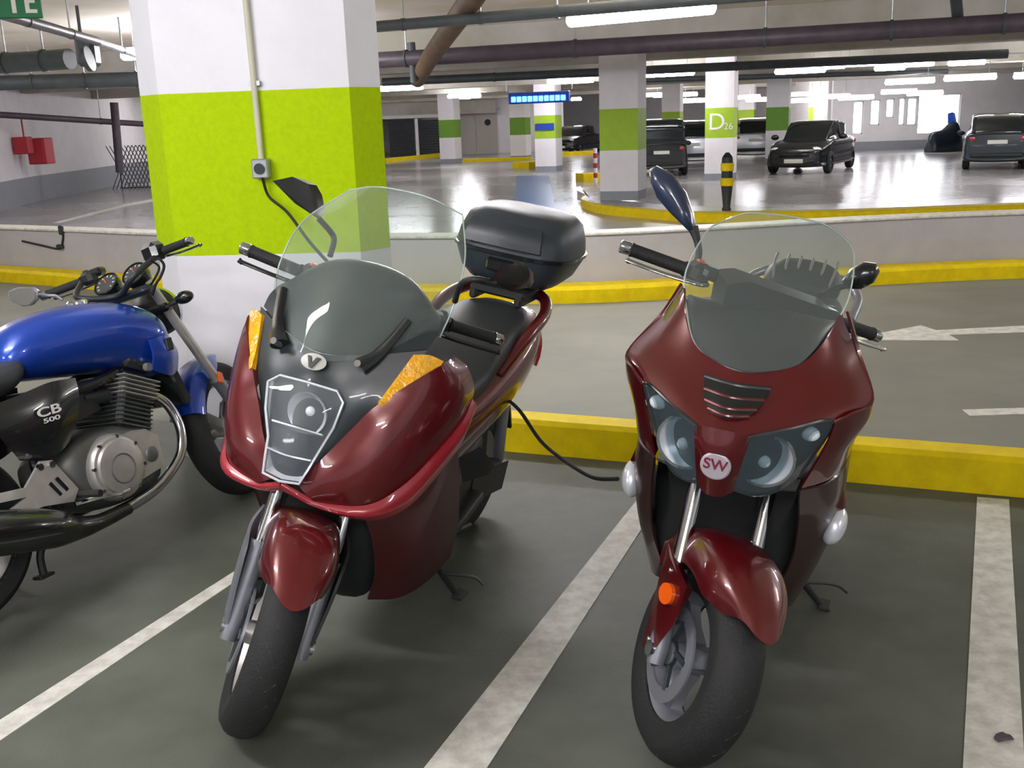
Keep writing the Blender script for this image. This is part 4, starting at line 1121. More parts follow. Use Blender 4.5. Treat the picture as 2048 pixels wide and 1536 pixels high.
for sg in (1, -1):
    B(MB().tube([(1.42, sg * .125, .29), (1.34, sg * .13, .58)], [.02, .026], 12), 'shock_absorber', M_alud, A)
B(MB().tube([(1.0, -.16, .26), (1.25, -.19, .30), (1.45, -.20, .36), (1.85, -.20, .50)], [.025, .05, .06, .055], 16, 16), 'exhaust', M_grey, A)
B(MB().hull([(0.6477, 0.24, 0.6253), (0.7403, 0.27, 0.6401), (0.8291, 0.3, 0.5551), (0.7684, 0.3, 0.5415), (0.7144, 0.24, 0.5171), (0.8473, 0.2, 0.5284)]), 'pillion_footrest', M_plastic, A)
B(MB().patch([[(1.38, -.09, .56), (1.38, .09, .56)], [(1.58, -.08, .50), (1.58, .08, .50)], [(1.70, -.07, .36), (1.70, .07, .36)]], 10, 4, .012), 'rear_mudguard', M_plastic, A)
stand(A, (.74, .13, .24), (.84, .235, .052))
B(MB().tube([(.9, .10, .24), (.98, .14, .20), (1.12, .15, .17)], .012, 8, 10), 'centre_stand', M_plastic, A)
# top box is bolted to the rack and moves with the scooter
R_ = [(.975, 1.66, .13, .13), (.985, 1.66, .17, .165), (1.02, 1.665, .205, .20), (1.085, 1.67, .225, .228), (1.10, 1.67, .228, .232)]
tb = B(MB().loft([superring(c, z, a, b_, 40, 3.4) for z, c, a, b_ in R_]), 'top_box', M_box, A, IDF, 50)
R2 = [(1.104, 1.67, .228, .232), (1.16, 1.67, .218, .224), (1.215, 1.675, .192, .205), (1.245, 1.68, .155, .17), (1.255, 1.68, .10, .12)]
B(MB().loft([superring(c, z, a, b_, 40, 3.4) for z, c, a, b_ in R2]), 'top_box_lid', M_box, tb, IDF, 50)
B(MB().loft([superring(1.67, z, a, b_, 40, 3.4) for z, a, b_ in ((1.094, .226, .230), (1.096, .234, .238), (1.108, .234, .238), (1.110, .226, .230))]), 'box_seam', M_gloss, tb)
fr = [(.447, -.145, 1.13), (.447, .145, 1.13), (.47, .135, 1.20), (.47, -.135, 1.20)]
B(MB().patch([[(1.440, -.15, 1.128), (1.434, 0, 1.128), (1.440, .15, 1.128)], [(1.452, -.145, 1.168), (1.446, 0, 1.168), (1.452, .145, 1.168)], [(1.474, -.135, 1.206), (1.468, 0, 1.206), (1.474, .135, 1.206)]], 8, 10, .02, True), 'lid_panel', M_box2, tb)
B(MB().box((1.445, 0, 1.06), (.03, .11, .05), None, .01), 'box_latch', M_gloss, tb)
B(MB().box((1.60, 0, .955), (.30, .22, .03), None, .01).box((1.56, .09, .935), (.24, .03, .04), None, .008).box((1.56, -.09, .935), (.24, .03, .04), None, .008), 'luggage_rack', M_plastic, A)

# ---------------------------------------------------------------- wine red scooter, centre right
D = bike('scooter', 'wine red scooter with twin headlights and a round silver badge, nearest on the right', 'scooter', 0.376, 2.294, 21.5, 8.3)
fD = steer_fn(33)
wheel(D, 0, .258, .125, .172, fD, 'front', 3, (-.066,), M_alud, .075, .12)
fork(D, fD, .10, .258, .44, .80, .026, .0195)
fender(D, fD, .272, .104, 43, 142, M_redB, .052, 'front_fender', 0, .258, .62, .05)
for sg in (1, -1):
    gd = MB().hull([(-.03, sg * .122, .46), (.02, sg * .132, .46), (.10, sg * .128, .46), (.16, sg * .118, .47), (-.045, sg * .118, .36), (.06, sg * .132, .35), (.10, sg * .122, .38), (-.01, sg * .120, .235), (.045, sg * .122, .235), (-.02, sg * .098, .45), (.13, sg * .098, .46), (.02, sg * .10, .24)])
    g_ = B(gd, 'fork_cover', M_redB, D, fD, 30)
    B(MB().disc((.015, sg * .136, .405), (-.25, sg, 0), .026, .012, 24), 'side_reflector', M_orange, g_, fD)
    for p in ((.06, sg * .13, .445), (.02, sg * .124, .27)):
        B(MB().ball(p, .007, 10, 6), 'cover_bolt', M_chrome, g_, fD)
B(MB().box((.10, -.085, .335), (.05, .04, .085), None, .01), 'speed_sensor', M_alud, D, fD)
B(MB().tube([(.05, -.11, .34), (.14, -.10, .45), (.25, -.07, .62), (.30, -.05, .76)], .006, 8, 12), 'brake_hose', M_rubber, D, fD)
# cowl
cw = [[(.048, 0, .985), (.072, .062, .992), (.112, .125, 1.015), (.160, .165, 1.065), (.205, .188, 1.125)],
      [(.005, 0, .950), (.030, .068, .955), (.085, .150, .975), (.155, .215, 1.000), (.235, .236, 1.040)],
      [(-.048, 0, .915), (-.020, .068, .918), (.040, .160, .935), (.110, .245, .945), (.168, .292, .950)],
      [(-.098, 0, .885), (-.085, .056, .882), (-.020, .130, .895), (.030, .190, .905), (.064, .222, .908)]]
rows = [[Vector((p[0], -p[1], p[2])) for p in reversed(r[1:])] + [Vector(p) for p in r] for r in cw]
B(MB().patch(rows, 24, 48, .006, True), 'cowl_panel', M_redB, D)
for sg in (1, -1):
    sd = [[(.064, .222, .906), (.090, .255, .930), (.168, .293, .949), (.240, .238, 1.042), (.225, .196, 1.130)],
          [(.090, .215, .850), (.130, .262, .880), (.205, .292, .900), (.300, .256, .990), (.305, .205, 1.100)],
          [(.105, .192, .770), (.160, .245, .800), (.225, .268, .830), (.360, .272, .900), (.420, .222, 1.010)],
          [(.120, .176, .715), (.190, .235, .730), (.270, .262, .760), (.440, .272, .800), (.540, .240, .880)]]
    rows = [[Vector((p[0], sg * p[1], p[2])) for p in r] for r in sd]
    B(MB().patch(rows, 22, 22, .006, sg < 0), 'side_cowl', M_redB, D)
    # headlight: smoked outer lens, clear inner lamp
    hh = [[(-.096, .054, .880), (-.060, .092, .886), (-.015, .135, .894), (.030, .185, .905), (.058, .219, .910)],
          [(-.090, .048, .840), (-.048, .090, .842), (.000, .135, .848), (.045, .180, .862), (.072, .216, .886)],
          [(-.072, .042, .785), (-.028, .085, .772), (.020, .130, .775), (.065, .170, .800), (.088, .206, .850)],
          [(-.058, .036, .738), (-.005, .080, .716), (.050, .125, .716), (.092, .164, .748), (.104, .194, .810)]]
    rows = [[Vector((p[0], sg * p[1], p[2])) for p in r] for r in hh]
    hl = B(MB().patch([[V(p) + Vector((.034, 0, 0)) for p in r] for r in rows], 16, 18, .006, sg < 0), 'headlight', M_grey, D)
    bowl = MB().lathe([(.010, .030), (.029, .026), (.047, .012), (.060, -.008), (.064, -.016), (.061, -.018), (.045, .002), (.010, .022)], (.010, sg * .094, .806), (.96, sg * -.25, .08), 36, True)
    B(bowl, 'reflector', M_refl, hl)
    B(MB().ball((-.012, sg * .094, .805), (.013, .015, .015)), 'bulb', M_tubeoff, hl)
    B(MB().lathe([(.059, -.020), (.065, -.020), (.067, -.014), (.059, -.014)], (.010, sg * .094, .806), (.96, sg * -.25, .08), 36, True), 'reflector_ring', M_chrome, hl)
    B(MB().ball((.052, sg * .178, .872), (.012, .022, .018)), 'position_bulb', M_tubeoff, hl)
    B(MB().patch(rows, 20, 22, .004, sg < 0), 'headlight_lens', M_smoke2, hl)
    rim_ = [rows[0][0], rows[0][2], rows[0][4], rows[3][4], rows[3][3], rows[3][2], rows[3][1], rows[3][0]]
    B(MB().tube([V(q) + Vector((.002, 0, 0)) for q in spline(rim_, 40)], .0045, 6), 'lens_rim', M_gloss, hl)
    for q in range(4):
        B(MB().tube([(.03, sg * (.075 + .012 * q), .765), (.02, sg * (.07 + .014 * q), .84)], .0022, 5), 'lens_rib', M_refl, hl)
ns = [[(-.085, -.060, .882), (-.098, -.03, .888), (-.104, 0, .890), (-.098, .03, .888), (-.085, .060, .882)],
      [(-.085, -.050, .835), (-.106, -.025, .838), (-.112, 0, .838), (-.106, .025, .838), (-.085, .050, .835)],
      [(-.068, -.042, .780), (-.090, -.020, .780), (-.097, 0, .780), (-.090, .020, .780), (-.068, .042, .780)],
      [(-.050, -.036, .735), (-.066, -.018, .726), (-.072, 0, .724), (-.066, .018, .726), (-.050, .036, .735)]]
B(MB().patch(ns, 14, 14, .008, False), 'nose_panel', M_redB, D)
bd = B(MB().lathe([(1e-3, -.006), (.030, -.006), (.034, -.003), (.034, .004), (1e-3, .004)], (0, 0, 0), (1, 0, 0), 36), 'badge', M_badge, D)
bd.matrix_local = Matrix.Translation((-.110, 0, .806)) @ Matrix.Rotation(math.radians(-8), 4, 'Y')
text('badge_letters', 'SW', .036, M_inkred, frame_m((-.0068, 0, .004), (0, -1, 0), (0, 0, 1)), bd, .0008, .0006)
# vent in the brow
vb = [[(.036, -.076, .962), (.012, 0, .962), (.036, .076, .962)], [(-.012, -.062, .924), (-.040, 0, .922), (-.012, .062, .924)], [(-.046, -.040, .902), (-.066, 0, .900), (-.046, .040, .902)]]
vn = B(MB().patch([[V(p) + Vector((-.003, 0, .003)) for p in r] for r in vb], 10, 14, .006), 'brow_vent', M_gloss, D)
for k in range(4):
    t = (k + .12) / 3.6
    if t < .5:
        ra, rb_, tt = vb[0], vb[1], t / .5
    else:
        ra, rb_, tt = vb[1], vb[2], (t - .5) / .5
    row = [V(x).lerp(V(y), tt) + Vector((-.006, 0, .004)) for x, y in zip(ra, rb_)]
    B(MB().tube([row[0], row[1], row[2]], .0052, 8, 12), 'vent_slat', M_redB if k else M_grey, vn)
# screen and dash
scr = [[(.205, -.186, 1.118), (.118, -.128, 1.018), (.070, -.06, .992), (.050, 0, .986), (.070, .06, .992), (.118, .128, 1.018), (.205, .186, 1.118)],
       [(.250, -.196, 1.160), (.180, -.130, 1.100), (.145, -.06, 1.082), (.132, 0, 1.078), (.145, .06, 1.082), (.180, .130, 1.100), (.250, .196, 1.160)],
       [(.340, -.192, 1.215), (.285, -.125, 1.198), (.258, -.06, 1.190), (.250, 0, 1.188), (.258, .06, 1.190), (.285, .125, 1.198), (.340, .192, 1.215)],
       [(.408, -.178, 1.254), (.370, -.115, 1.252), (.352, -.055, 1.252), (.345, 0, 1.252), (.352, .055, 1.252), (.370, .115, 1.252), (.408, .178, 1.254)],
       [(.458, -.142, 1.276), (.440, -.100, 1.299), (.432, -.05, 1.306), (.430, 0, 1.308), (.432, .05, 1.306), (.440, .100, 1.299), (.458, .142, 1.276)]]
ws = B(MB().patch(scr, 28, 30, .004, True), 'windscreen', M_screen, D)
B(MB().tube(edge_of(scr), .002, 6), 'screen_edge', M_edge, ws)
dh = [[(.215, -.180, 1.095), (.130, -.12, 1.005), (.075, 0, .980), (.130, .12, 1.005), (.215, .180, 1.095)],
      [(.280, -.190, 1.090), (.230, -.11, 1.045), (.210, 0, 1.030), (.230, .11, 1.045), (.280, .190, 1.090)],
      [(.380, -.190, 1.060), (.360, -.10, 1.075), (.350, 0, 1.080), (.360, .10, 1.075), (.380, .190, 1.060)],
      [(.450, -.190, .960), (.450, -.10, .980), (.450, 0, .990), (.450, .10, .980), (.450, .190, .960)]]
B(MB().patch(dh, 20, 20, .006, True), 'dash_panel', M_plastic, D)
bars(D, fD, (.555, .378, 1.072), (.44, 0, 1.04), .13, M_chrome)
B(MB().hull([(.36, -.17, 1.10), (.36, .17, 1.10), (.47, -.17, 1.11), (.47, .17, 1.11), (.36, -.12, 1.125), (.36, .12, 1.125), (.46, -.13, 1.13), (.46, .13, 1.13), (.37, -.15, 1.0), (.37, .15, 1.0), (.46, -.14, .98), (.46, .14, .98)]), 'handlebar_cover', M_plastic, D, fD)
mp = [(0.47, -0.3738, 1.375), (0.47, -0.3589, 1.386), (0.47, -0.3115, 1.37), (0.47, -0.2683, 1.327), (0.46, -0.2363, 1.273), (0.45, -0.2219, 1.228), (0.45, -0.2411, 1.23), (0.46, -0.301, 1.27), (0.47, -0.3473, 1.307), (0.47, -0.371, 1.346)]
P_ = [V(p) for p in mp]
cP = sum(P_, Vector()) / len(P_)
rings = [[cP + (p - cP) * q + Vector((d, 0, 0)) for p in P_] for q, d in ((.55, -.034), (.85, -.024), (1.0, -.004), (1.0, .006), (.94, .008))]
mm = B(MB().loft(rings), 'mirror', M_cargry2, D, IDF, 60)
B(MB().tube([(0.45, -0.232, 1.241), (0.44, -0.2146, 1.212), (0.43, -0.2019, 1.177), (0.42, -0.2067, 1.135)], [.015, .010, .009, .010], 10, 16), 'mirror_stalk', M_plastic, mm)
mp = [(0.63, 0.1583, 1.137), (0.63, 0.1743, 1.17), (0.63, 0.206, 1.195), (0.63, 0.2369, 1.196), (0.63, 0.251, 1.176), (0.63, 0.2418, 1.144), (0.63, 0.2125, 1.121), (0.63, 0.1742, 1.116)]
P_ = [V(p) for p in mp]
cP = sum(P_, Vector()) / len(P_)
rings = [[cP + (p - cP) * q + Vector((d, 0, 0)) for p in P_] for q, d in ((.5, -.036), (.85, -.026), (1.0, -.004), (1.0, .006), (.94, .008))]
mm = B(MB().loft(rings), 'mirror', M_gloss, D, IDF, 60)
B(MB().tube([(0.63, 0.1703, 1.123), (0.61, 0.1411, 1.11), (0.57, 0.1141, 1.095)], .008, 10, 12), 'mirror_stalk', M_plastic, mm)
# lower body
for sg in (1, -1):
    ls = [[(.115, .175, .710), (.200, .235, .715), (.330, .262, .730), (.470, .268, .790)],
          [(.200, .185, .580), (.290, .250, .585), (.400, .272, .590), (.540, .268, .620)],
          [(.290, .180, .430), (.370, .235, .420), (.460, .250, .410), (.620, .245, .420)],
          [(.370, .130, .265), (.420, .180, .245), (.520, .205, .225), (.720, .205, .220)]]
    rows = [[Vector((p[0], sg * p[1], p[2])) for p in r] for r in ls]
    B(MB().patch(rows, 20, 18, .006, sg < 0), 'leg_shield_panel', M_darkred, D)
    pod = B(MB().hull([(.30, sg * .20, .690), (.36, sg * .262, .690), (.42, sg * .270, .650), (.34, sg * .285, .600), (.40, sg * .295, .590), (.30, sg * .22, .610), (.42, sg * .25, .560), (.33, sg * .24, .56)]), 'indicator_pod', M_redB, D, IDF, 50)
    lz = MB().ball((0, 0, 0), (.046, .030, .050), 20, 12)
    lz.xf(lambda p: Vector((p.x + .345 + p.z * .2, sg * (.272 + p.y + p.z * .1), .548 + p.z)))
    B(lz, 'indicator', M_refl, pod)
B(secs([(.27, .19, .50, .72), (.31, .225, .34, .73), (.36, .235, .24, .74), (.44, .235, .215, .76)], 3.2, .72, 16), 'inner_leg_shield', M_plastic, D)
B(MB().patch([[(.10, -.17, .715), (.02, 0, .715), (.10, .17, .715)], [(.24, -.17, .69), (.22, 0, .68), (.24, .17, .69)], [(.30, -.15, .62), (.29, 0, .60), (.30, .15, .62)]], 10, 12, .006), 'cowl_underside', M_plastic, D)
B(secs([(.42, .19, .30, .80), (.55, .20, .21, .62), (.78, .20, .19, .48), (1.0, .18, .22, .52), (1.15, .15, .28, .55)], 3.2, .9), 'floor_tunnel', M_plastic, D)
for sg in (1, -1):
    B(MB().patch([[(.52, sg * .20, .36), (.52, sg * .22, .36), (.52, sg * .23, .34)], [(.75, sg * .20, .34), (.75, sg * .225, .34), (.75, sg * .235, .32)], [(1.02, sg * .17, .36), (1.02, sg * .21, .36), (1.02, sg * .22, .34)]], 12, 6, .02), 'floor_board', M_plastic, D)
B(secs([(.62, .08, .56, .66), (.72, .13, .60, .76), (.88, .16, .64, .79), (1.02, .175, .68, .82), (1.14, .18, .73, .90), (1.24, .175, .76, .945), (1.40, .16, .80, .965), (1.52, .12, .84, .96)], 2.6, .95), 'seat', M_leather, D)
bk = B(secs([(1.36, .10, .90, .985), (1.42, .135, .90, 1.03), (1.50, .13, .90, 1.05), (1.58, .09, .92, 1.03)], 2.6, .95), 'backrest', M_leather, D)
for k in range(6):
    y = -.105 + .042 * k
    B(MB().tube([(1.352, y * .8, .93), (1.385, y * .9, .985), (1.43, y, 1.035), (1.50, y, 1.056)], .005, 6, 8), 'backrest_pleat', M_paintgrey, bk)
tl = [(.58, .12, .42, .58), (.72, .175, .42, .66), (.90, .20, .46, .71), (1.10, .215, .50, .77), (1.30, .215, .54, .85), (1.48, .19, .62, .90), (1.64, .14, .72, .92), (1.74, .08, .78, .90)]
B(secs(tl, 2.7, .80), 'tail_panel', M_redB, D)
B(MB().tube([(1.28, -.19, .90), (1.45, -.195, .95), (1.60, -.13, .98), (1.65, 0, .985), (1.60, .13, .98), (1.45, .195, .95), (1.28, .19, .90)], .016, 12, 30), 'grab_rail', M_alud, D)
B(MB().patch([[(1.66, -.12, .80), (1.75, 0, .83), (1.66, .12, .80)], [(1.66, -.11, .74), (1.73, 0, .77), (1.66, .11, .74)]], 8, 10, .014), 'tail_light', M_redlens, D)
wheel(D, 1.40, .255, .135, .17, IDF, 'rear', 3, (-.09,), M_alu)
B(MB().hull([(1.0, .06, .30), (1.0, .16, .30), (1.0, .16, .42), (1.40, .09, .20), (1.42, .145, .20), (1.46, .145, .31), (1.40, .09, .32), (1.03, .06, .46)]), 'transmission_case', M_plastic, D)
B(MB().hull([(.9, -.14, .24), (.9, .12, .24), (1.28, .12, .26), (1.28, -.14, .26), (.95, -.12, .50), (.95, .1, .50), (1.28, .1, .5), (1.28, -.12, .5)]), 'engine_block', M_grey, D)
for sg in (1, -1):
    B(MB().tube([(1.40, sg * .125, .29), (1.32, sg * .13, .58)], [.02, .026], 12), 'shock_absorber', M_alud, D)
B(MB().tube([(1.0, -.15, .26), (1.25, -.18, .30), (1.45, -.19, .36), (1.82, -.19, .48)], [.025, .05, .06, .055], 16, 16), 'exhaust', M_grey, D)
B(MB().patch([[(1.5, -.1, .68), (1.5, .1, .68)], [(1.82, -.09, .52), (1.82, .09, .52)], [(1.95, -.08, .38), (1.95, .08, .38)]], 10, 4, .012), 'rear_mudguard', M_plastic, D)
stand(D, (.78, .13, .24), (.89, .285, .048))

# ---------------------------------------------------------------- blue naked motorcycle at the left edge
K = bike('motorcycle', 'blue naked motorcycle with silver engine, cut by the left edge of the photo', 'motorcycle', -1.19, 4.288, 207.0, 11.2)
fK = steer_fn(16, 26, -.09)
wheel(K, 0, .300, .115, .222, fK, 'front', 3, (-.07,), M_alu, .07, .145)
fork(K, fK, .10, .300, .52, .98, .028, .0205, M_alud, 0.0, M_alu)
fender(K, fK, .305, .072, 72, 158, M_blue, .03, 'front_fender', 0, .300, .7, .05)
for sg in (1, -1):
    B(MB().box((.135, sg * .133, .52), (.03, .012, .05), Matrix.Rotation(math.radians(-27), 3, 'Y').to_3x3(), .004), 'fork_reflector', M_orange, K, fK)
    sgn = B(MB().tube([(.31, sg * .10, .86), (.30, sg * .165, .865)], .009, 10), 'indicator_stem', M_plastic, K, fK)
    B(MB().ball((.295, sg * .200, .872), (.028, .042, .026), 16, 10), 'indicator', M_gloss, sgn, fK)
B(MB().box((.30, 0, .86), (.05, .27, .035), None, .012), 'lower_yoke', M_gloss, K, fK)
B(MB().box((.375, 0, .945), (.06, .27, .035), None, .012), 'top_yoke', M_grey, K, fK)
hlk = B(MB().lathe([(1e-3, .10), (.05, .095), (.085, .06), (.098, .0), (.095, -.02), (1e-3, -.022)], (.19, 0, .86), (1, 0, -.1), 32), 'headlight', M_plastic, K, fK)
B(MB().lathe([(.094, -.02), (.10, -.02), (.10, .0), (.094, .0)], (.19, 0, .86), (1, 0, -.1), 32, True), 'headlight_ring', M_chrome, hlk, fK)
for sg in (1, -1):
    c = Vector((.355, sg * .068, 1.015))
    ax = Vector((.72, 0, .70))
    g_ = B(MB().lathe([(1e-3, -.06), (.040, -.055), (.054, -.02), (.056, .01), (.052, .014), (.050, .008), (1e-3, .006)], c, ax, 32), 'gauge', M_gloss, K, fK)
    B(MB().lathe([(1e-3, .007), (.047, .007), (.047, .0085), (1e-3, .0085)], c, ax, 28), 'gauge_face', M_plate2, g_, fK)
    axn = ax.normalized()
    u = Vector((0, 1, 0))
    v_ = axn.cross(u)
    for q in range(9):
        a = math.radians(-40 + 260 * q / 8)
        d = u * math.cos(a) + v_ * math.sin(a)
        B(MB().tube([c + axn * .0095 + d * .033, c + axn * .0095 + d * .042], .0022, 4), 'gauge_tick', M_paintw, g_, fK)
    B(MB().tube([c + axn * .0105, c + axn * .0105 + (u * .4 + v_ * .9) * .032], .002, 4), 'gauge_needle', M_orange, g_, fK)
bars(K, fK, (.365, .338, 1.062), (.415, 0, .955), .125, M_chrome, M_chrome, .0165)
B(MB().box((.33, -.165, 1.075), (.075, .085, .075), Matrix.Rotation(.3, 3, 'Z'), .018), 'brake_reservoir', M_gloss, K, fK)
B(MB().tube([(0.3584, -0.22, 1.064), (0.3483, -0.225, 1.032), (0.353, -0.2, 0.9953), (0.3598, -0.17, 0.9694), (0.354, -0.13, 0.9308)], .0055, 8, 20), 'brake_hose', M_rubber, K)
B(MB().tube([(0.3863, -0.2, 1.063), (0.3511, -0.2, 1.031), (0.3568, -0.17, 0.9927), (0.3333, -0.1, 0.9622)], .0045, 8, 20), 'throttle_cable', M_rubber, K)
mk = [(0.5, 0.4995, 1.066), (0.5, 0.4389, 1.073), (0.5, 0.3597, 1.061), (0.5, 0.3258, 1.039), (0.5, 0.3402, 1.013), (0.5, 0.3899, 0.9912), (0.5, 0.4418, 0.9947), (0.5, 0.4959, 1.024), (0.5, 0.5121, 1.045)]
P_ = [V(p) for p in mk]
cP = sum(P_, Vector()) / len(P_)
mm = B(MB().loft([[cP + (p - cP) * q + Vector((d, 0, 0)) for p in P_] for q, d in ((.6, -.03), (.95, -.018), (1.0, 0), (.95, .002))]), 'mirror', M_alud, K, IDF, 60)
B(MB().loft([[cP + (p - cP) * q + Vector((d, 0, 0)) for p in P_] for q, d in ((.90, .0025), (.90, .004))]), 'painted_mirror_glass', M_mirrorpaint, mm, IDF, 60)
B(MB().tube([(0.495, 0.3363, 1.03), (0.47, 0.3158, 1.016), (0.45, 0.2928, 1.007), (0.44, 0.2743, 0.9863)], .007, 8, 12), 'mirror_stalk', M_alud, mm)
# tank
tk = []
for s_, hw, zb, zt, e in ((.325, .060, .700, .790, 2.4), (.345, .150, .640, .850, 2.6), (.40, .195, .612, .900, 2.6), (.50, .200, .640, .938, 2.5), (.60, .192, .682, .955, 2.4), (.72, .172, .702, .962, 2.3), (.84, .146, .718, .952, 2.3), (.94, .118, .735, .925, 2.3), (1.0, .085, .758, .870, 2.3), (1.02, .05, .77, .83, 2.3)):
    r = sec(s_, hw, zb, zt, e, 20, .92)
    tk.append(r)
B(MB().sloft(tk, 44, 48), 'fuel_tank', M_blue, K, IDF, 60)
B(MB().lathe([(1e-3, .012), (.035, .012), (.042, .004), (.042, -.01)], (.60, 0, .957), (-.1, 0, 1), 28), 'fuel_cap', M_chrome, K)
for sg in (1, -1):
    sh = [[(.345, sg * .16, .74), (.345, sg * .175, .69), (.36, sg * .165, .625)], [(.42, sg * .205, .77), (.42, sg * .212, .70), (.43, sg * .195, .615)], [(.50, sg * .208, .77), (.50, sg * .210, .71), (.51, sg * .195, .655)]]
    so = B(MB().patch(sh, 10, 8, .008, sg < 0), 'tank_shroud', M_blue, K)
    B(MB().box((.415, sg * .214, .735), (.035, .01, .05), None, .004), 'shroud_vent', M_plastic, so)
# seat, tail, side covers
B(secs([(.955, .085, .76, .82), (1.0, .13, .725, .82), (1.08, .155, .70, .815), (1.25, .165, .70, .80), (1.38, .15, .73, .83), (1.5, .135, .76, .87), (1.72, .11, .80, .89), (1.80, .06, .83, .88)], 2.6, .96), 'seat', M_leather, K)
B(secs([(1.25, .10, .60, .70), (1.45, .12, .66, .77), (1.70, .10, .72, .82), (1.92, .05, .78, .84)], 2.6, .9), 'tail_cowl', M_blue, K)
for sg in (1, -1):
    sc = [[(.83, sg * .165, .705), (.95, sg * .175, .715), (1.08, sg * .175, .700), (1.22, sg * .165, .690)], [(.84, sg * .170, .64), (.95, sg * .186, .64), (1.08, sg * .186, .63), (1.20, sg * .172, .63)], [(.87, sg * .165, .56), (.96, sg * .180, .55), (1.07, sg * .182, .54), (1.16, sg * .170, .55)], [(.92, sg * .150, .49), (.98, sg * .160, .47), (1.06, sg * .160, .47), (1.12, sg * .150, .49)]]
    co_ = B(MB().patch(sc, 14, 14, .008, sg > 0), 'side_cover', M_gloss, K)
    if sg < 0:
        text('lettering', 'CB', .044, M_paintw, frame_m((.995, .1985, .624), (-1, 0, 0), (0, .06, 1)), co_, .001, .0008, 1.75)
        text('lettering', '500', .022, M_paintw, frame_m((.993, .1975, .594), (-1, .0, 0), (0, .06, 1)), co_, .001, .0003, 2.1)
# frame and engine
fm = MB().tube([(.33, 0, .90), (.36, 0, .72), (.44, 0, .45), (.52, 0, .27)], .022, 12, 16)
B(fm, 'down_tube', M_gloss, K)
for sg in (1, -1):
    B(MB().tube([(.36, sg * .04, .84), (.60, sg * .10, .68), (.95, sg * .13, .64), (1.05, sg * .13, .50), (1.03, sg * .12, .34)], .02, 10, 24), 'frame_rail', M_gloss, K)
    B(MB().tube([(.95, sg * .13, .64), (1.3, sg * .12, .68), (1.7, sg * .09, .76)], .014, 8, 12), 'sub_frame', M_gloss, K)
    B(MB().tube([(.50, sg * .06, .28), (.62, sg * .10, .20), (.95, sg * .11, .20), (1.03, sg * .12, .32)], .016, 8, 14), 'cradle_tube', M_gloss, K)
B(secs([(.50, .09, .27, .43), (.56, .15, .22, .47), (.72, .165, .20, .50), (.88, .16, .22, .49), (.96, .12, .26, .44)], 4.0, .95, 20), 'crankcase', M_alud2, K)
for sg in (1, -1):
    cv = B(MB().lathe([(1e-3, .20), (.080, .20), (.096, .196), (.101, .186), (.112, .184), (.119, .176), (.124, .160), (.124, .10)], (.765, 0, .352), (0, sg, 0), 40), 'clutch_cover', M_alu, K)
    B(MB().lathe([(.050, .201), (.053, .203), (.056, .201)], (.765, 0, .345), (0, sg, 0), 36), 'cover_rib', M_alud2, cv)
    for q in range(8):
        a = 2 * PI * q / 8 + .2
        B(MB().disc((.765 + .112 * math.cos(a), sg * .182, .352 + .112 * math.sin(a)), (0, 1, 0), .007, .012, 8), 'cover_bolt', M_chrome, cv)
    sc = B(MB().hull([(.52, sg * .10, .27), (.52, sg * .10, .42), (.545, sg * .165, .29), (.545, sg * .165, .41), (.70, sg * .172, .27), (.70, sg * .172, .45), (.60, sg * .172, .45), (.72, sg * .1, .25), (.72, sg * .1, .47)]), 'generator_cover', M_alu, K, IDF, 30)
    B(MB().ball((.60, sg * .172, .35), (.03, .01, .03), 12, 8), 'timing_plug', M_alud2, sc)
cy0, cy1 = Vector((.62, 0, .46)), Vector((.525, 0, .665))
cd_ = (cy1 - cy0).normalized()
cu = Vector((cd_.z, 0, -cd_.x))
B(MB().box((cy0 + cy1) / 2, (.13, .26, .22), Matrix.Rotation(math.atan2(cd_.x, cd_.z), 3, 'Y'), .02), 'cylinder_block', M_grey, K)
Rm = Matrix.Rotation(math.atan2(cd_.x, cd_.z), 3, 'Y')
for q in range(12):
    p = cy0 + cd_ * (.012 + .0165 * q)
    B(MB().box(p, (.175 if q > 6 else .155, .33 if q > 6 else .30, .0055), Rm, .002), 'cooling_fin', M_alu if q > 6 else M_alud2, K)
B(MB().box(cy1 + cd_ * .03, (.16, .31, .055), Rm, .02), 'cylinder_head', M_grey, K)
for sg in (1, -1):
    B(MB().disc(cy1 + cd_ * .005 + Vector((-.02, sg * .165, 0)), (0, 1, 0), .016, .02, 12), 'head_plug', M_alu, K)
B(MB().box((.345, 0, .58), (.05, .28, .20), Matrix.Rotation(.25, 3, 'Y'), .01), 'oil_cooler', M_gloss, K)
B(MB().hull([(.70, -.09, .56), (.70, .09, .56), (.92, -.11, .54), (.92, .11, .54), (.72, -.09, .68), (.72, .09, .68), (.92, -.11, .69), (.92, .11, .69)]), 'air_box', M_plastic, K)
